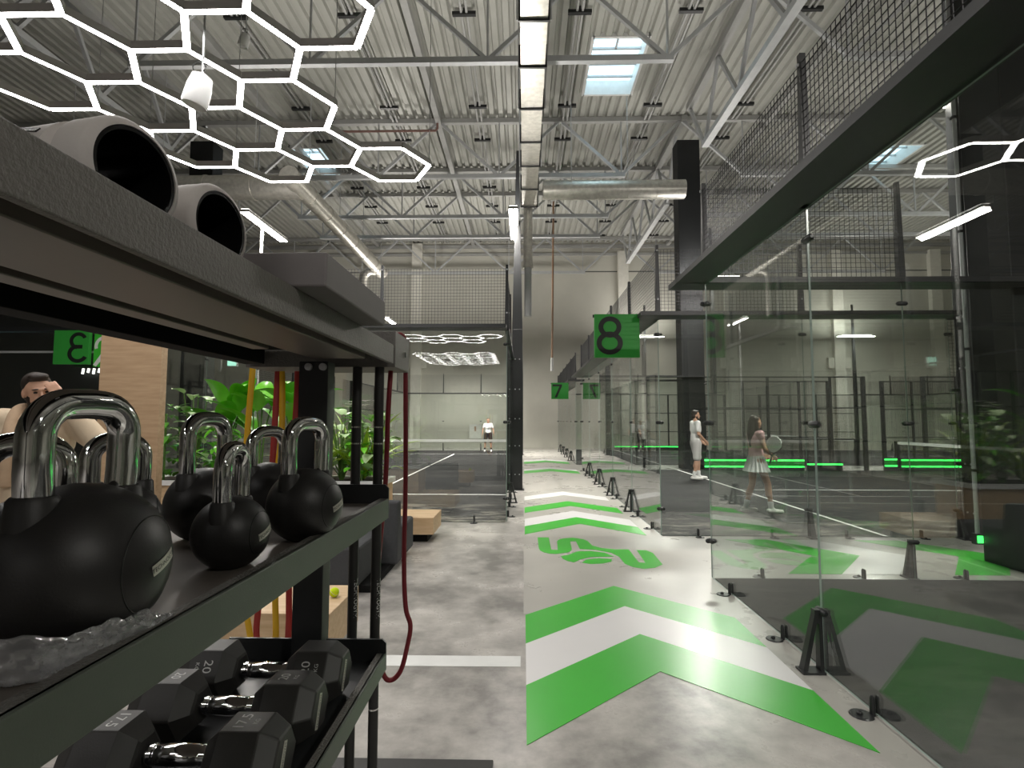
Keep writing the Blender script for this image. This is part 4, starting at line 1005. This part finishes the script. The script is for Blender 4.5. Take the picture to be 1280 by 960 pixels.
    bake('hair',hb,M[hairmat],r,.012*k,1)
    if beard:
        bb=MB(); bb.ell(hp(0,.036,-.088),(.055*k,.056*k,.042*k),16,10,rot); bb.ell(hp(0,.09,-.050),(.028*k,.010*k,.006*k),10,6,rot)
        for s in (-1,1): bb.ell(hp(s*.055,.01,-.05),(.012*k,.032*k,.05*k),10,8,rot)
        bake('beard',bb,M[hairmat],r,.009*k,1)
    for w in wear:
        kind,mat=w[0],M[w[1]]; m=MB()
        def cc(p,q,r0,r1): cap(m,p,q,r0*k,r1*k)
        if kind in('tee','sleeves','top'):
            m.ell(J['chest']+V((0,0,-.01))*k,(.188*f*k,.132*k,.20*k)); m.ell(J['waist'],(.160*f*k,.122*k,.17*k)); m.ell((J['waist']+J['pelvis'])/2,(.165*f*k,.125*k,.115*k)); cc(J['chest']+V((0,0,.10))*k,J['neck']-V((0,0,.03))*k,.09*f,.064)
            for s in 'LR':
                cc(J['chest']+V((0,0,.10))*k,J['sh'+s],.085*f,.074*f)
                e=J['sh'+s]+(J['el'+s]-J['sh'+s])*(.62 if kind=='tee' else .25 if kind=='top' else 1); cc(J['sh'+s],e,.070*f,.066*f if kind!='sleeves' else .055)
                if kind=='sleeves': cc(J['el'+s],J['el'+s]+(J['wr'+s]-J['el'+s])*.95,.055,.042)
        elif kind in('shorts','trousers','leggings'):
            g=.022 if kind!='leggings' else .010
            m.ell(J['pelvis'],((.165+g)*k,(.11+g)*k,.125*k))
            for s in 'LR':
                e=J['kn'+s] if kind!='shorts' else J['hi'+s]+(J['kn'+s]-J['hi'+s])*.86; cc(J['hi'+s],e,.092+g,(.068 if kind!='leggings' else .055)+g*(1.4 if kind=='shorts' else .6))
                if kind!='shorts': cc(J['kn'+s],J['an'+s],.06+g*.6,.046+g*.6)
        elif kind=='skirt':
            n=72;vs=[];z0=J['waist'].z-.02*k
            prof=[(.130,0),(.16,-.10),(.20,-.2),(.245,-.31),(.24,-.31),(.19,-.2),(.12,-.02)]
            lay=[]
            for R0,dz in prof: lay.append([(J['pelvis'].x+(R0+(.016*math.sin(18*2*PI*i/n) if dz<-.05 else 0))*k*math.cos(2*PI*i/n)*1.04,J['pelvis'].y+(R0+(.016*math.sin(18*2*PI*i/n) if dz<-.05 else 0))*k*.86*math.sin(2*PI*i/n),z0+dz*k) for i in range(n)])
            fs=[(a*n+i,a*n+(i+1)%n,(a+1)*n+(i+1)%n,(a+1)*n+i) for a in range(len(prof)-1) for i in range(n)]
            obj('skirt',m.add([p for l in lay for p in l],fs),mat,r,local=True,smooth=60); continue
        elif kind in('shoes','socks'):
            for s in 'LR':
                mm=MB(); A=J['an'+s]; T=J['to'+s]; d=V((T.x-A.x,T.y-A.y,0)).normalized()
                if kind=='shoes':
                    mm2=MB(); cap(mm2,A-d*.045*k+V((0,0,-.035))*k,T+d*.03*k+V((0,0,-.005))*k,.044*k,.038*k); cap(mm2,A-V((0,0,.03))*k,A+V((0,0,-.005))*k+d*.02*k,.046*k,.044*k)
                    o=bake('shoe',mm2,mat,r,.010*k,2)
                else:
                    cap(mm,A-V((0,0,.02))*k,A+(J['kn'+s]-A)*.26,.043*k,.050*k); bake('sock',mm,mat,r,.010*k,1)
            continue
        elif kind=='coat':
            m.ell(J['chest'],(.225*k,.165*k,.21*k)); 
            for z0,z1,ra,rb in ((1.30,1.0,.20,.20),(1.0,.62,.20,.225)): m.tube([(0,0,z0*k),(0,0,z1*k)],[ra*k,rb*k],24)
            for s in 'LR': cc(J['chest']+V((0,0,.10))*k,J['sh'+s],.10,.092); cc(J['sh'+s],J['el'+s],.088,.078); cc(J['el'+s],J['el'+s]+(J['wr'+s]-J['el'+s])*.86,.078,.060)
        elif kind=='scarf':
            for s in (-1,1):
                m.tube([p*k for p in smooth_path([(s*.04,-.085,1.50),(s*.10,-.01,1.51),(s*.10,.10,1.42),(s*.085,.185,1.25),(s*.09,.20,1.0)],5)],.045*k,12)
        nm={'tee':'t_shirt','sleeves':'shirt','top':'sports_top','shorts':'shorts','trousers':'trousers','leggings':'leggings','coat':'coat','scarf':'scarf'}[kind]
        bake(nm,m,mat,r,.011*k,3)
    return r,J
def racket(loc,rot,label):
    r=root('padel_racket',label,'racket',loc); r.rotation_euler=rot
    n=28; o=[(.115*math.sin(2*PI*i/n)*(1 if math.cos(2*PI*i/n)>-.3 else .9),.28+.14*math.cos(2*PI*i/n)) for i in range(n)]
    obj('face',MB().prism(o,lambda u,v,d:(u,d,v),-.017,.017),M['white'],r,local=True,bevel=.004)
    ho=MB()
    for a in range(-3,4):
        for b in range(-3,4):
            if a*a+b*b<=10:
                for s in (-1,1): ho.cyl((a*.026,s*.0172,.29+b*.026),(a*.026,s*.0178,.29+b*.026),.006,n=8)
    obj('hole_pattern',ho,M['black'],r,local=True)
    obj('throat',MB().bar((-.055,0,.17),(-.012,0,.09),.022,.03,(0,1,0)).bar((.055,0,.17),(.012,0,.09),.022,.03,(0,1,0)),M['black'],r,local=True)
    obj('grip',MB().cyl((0,0,-.06),(0,0,.10),.016,n=14),M['black'],r,local=True,smooth=50)
T12=.012
Z90=-PI/2
# man in white at the far service line
q=U(885,598,Z=T12)
person('p','man in white t-shirt and pale shorts standing on the court under sign 8',(4.62,14.6,T12),Z90+.05,1.85,
  dict(elR=(.22,.0,1.16),wrR=(.14,.20,.98),elL=(-.22,0,1.16),wrL=(-.14,.20,.98),anL=(-.11,.10,.09),knL=(-.11,.10,.5),anR=(.11,-.10,.09),knR=(.11,-.02,.5)),
  wear=(('tee','shirt'),('shorts','shorts'),('socks','shirt'),('shoes','shoe')),hair='short',beard=True)
person('p','woman in white pleated skirt with long dark hair, standing on the court at right',(3.98,9.35,T12),Z90+.15,1.66,
  dict(elR=(.22,.04,1.16),wrR=(.13,.26,1.02),elL=(-.21,.02,1.16),wrL=(-.10,.24,1.03),anL=(-.12,-.16,.09),knL=(-.11,-.02,.50),anR=(.11,.20,.09),knR=(.10,.16,.5)),
  skin='skin2',wear=(('top','pink'),('skirt','shirt'),('socks','shirt'),('shoes','shoe')),hair='long',female=True)
racket((4.15,9.18,.92),(R_(8),R_(14),R_(-35)),'white padel racket held by the woman in the skirt')
person('p','distant woman in white top and black shorts beyond the left net',(-1.80,27.2,T12),PI,1.70,
  dict(anL=(-.17,0,.09),knL=(-.15,.03,.5),anR=(.17,0,.09),knR=(.15,.03,.5),elL=(-.26,0,1.17),wrL=(-.30,.05,.93),elR=(.26,0,1.17),wrR=(.30,.05,.93)),
  wear=(('tee','shirt'),('shorts','darkcloth'),('socks','darkcloth'),('shoes','shoe')),hair='bun',female=True,vox=.012)
person('p','far person in white shirt and dark trousers with folded arms, left of the black pillar',(6.02,27.9,T12),PI,1.62,
  dict(elR=(.22,.10,1.18),wrR=(-.04,.19,1.20),elL=(-.22,.10,1.17),wrL=(.05,.21,1.14)),
  wear=(('sleeves','shirt'),('trousers','darkcloth'),('shoes','shoe')),hair='short',female=True,vox=.012)
hd=Matrix.Rotation(R_(30),3,'Z')@Matrix.Rotation(R_(8),3,'Y')@Matrix.Rotation(R_(-10),3,'X')
person('p','bearded man in beige coat holding a hand to his forehead, behind the kettlebells',(-3.70,4.02,0),PI+.42,1.92,
  dict(elL=(-.40,.22,1.30),wrL=(-.185,.16,1.575),head=(0,.03,1.635),elR=(.27,-.02,1.13),wrR=(.22,.14,.95),palmL=(.3,-1,.2)),
  wear=(('trousers','darkcloth'),('sleeves','darkcloth'),('coat','coat'),('scarf','scarf'),('shoes','darkcloth')),hair='quiff',beard=True,head=hd,vox=.007,curl=.25)
# ------------------------------------------------------------------ daylight above the roof, output settings
w=bpy.data.worlds.new('sky'); sc.world=w; w.use_nodes=True; nt=w.node_tree; nt.nodes.clear()
o=nt.nodes.new('ShaderNodeOutputWorld'); b=nt.nodes.new('ShaderNodeBackground'); b.inputs[0].default_value=(.66,.88,.97,1); b.inputs[1].default_value=2.2; nt.links.new(b.outputs[0],o.inputs[0])
sc.view_settings.view_transform='Standard'; sc.view_settings.look='None'; sc.view_settings.gamma=1; sc.view_settings.exposure=.35; sc.view_settings.use_curve_mapping=False
cy_=sc.cycles; cy_.use_denoising=True; cy_.max_bounces=8; cy_.diffuse_bounces=4; cy_.glossy_bounces=5; cy_.transparent_max_bounces=40; cy_.transmission_bounces=4
cy_.caustics_reflective=False; cy_.caustics_refractive=False; cy_.sample_clamp_indirect=4; cy_.use_light_tree=True; cy_.use_adaptive_sampling=True; cy_.adaptive_threshold=.015
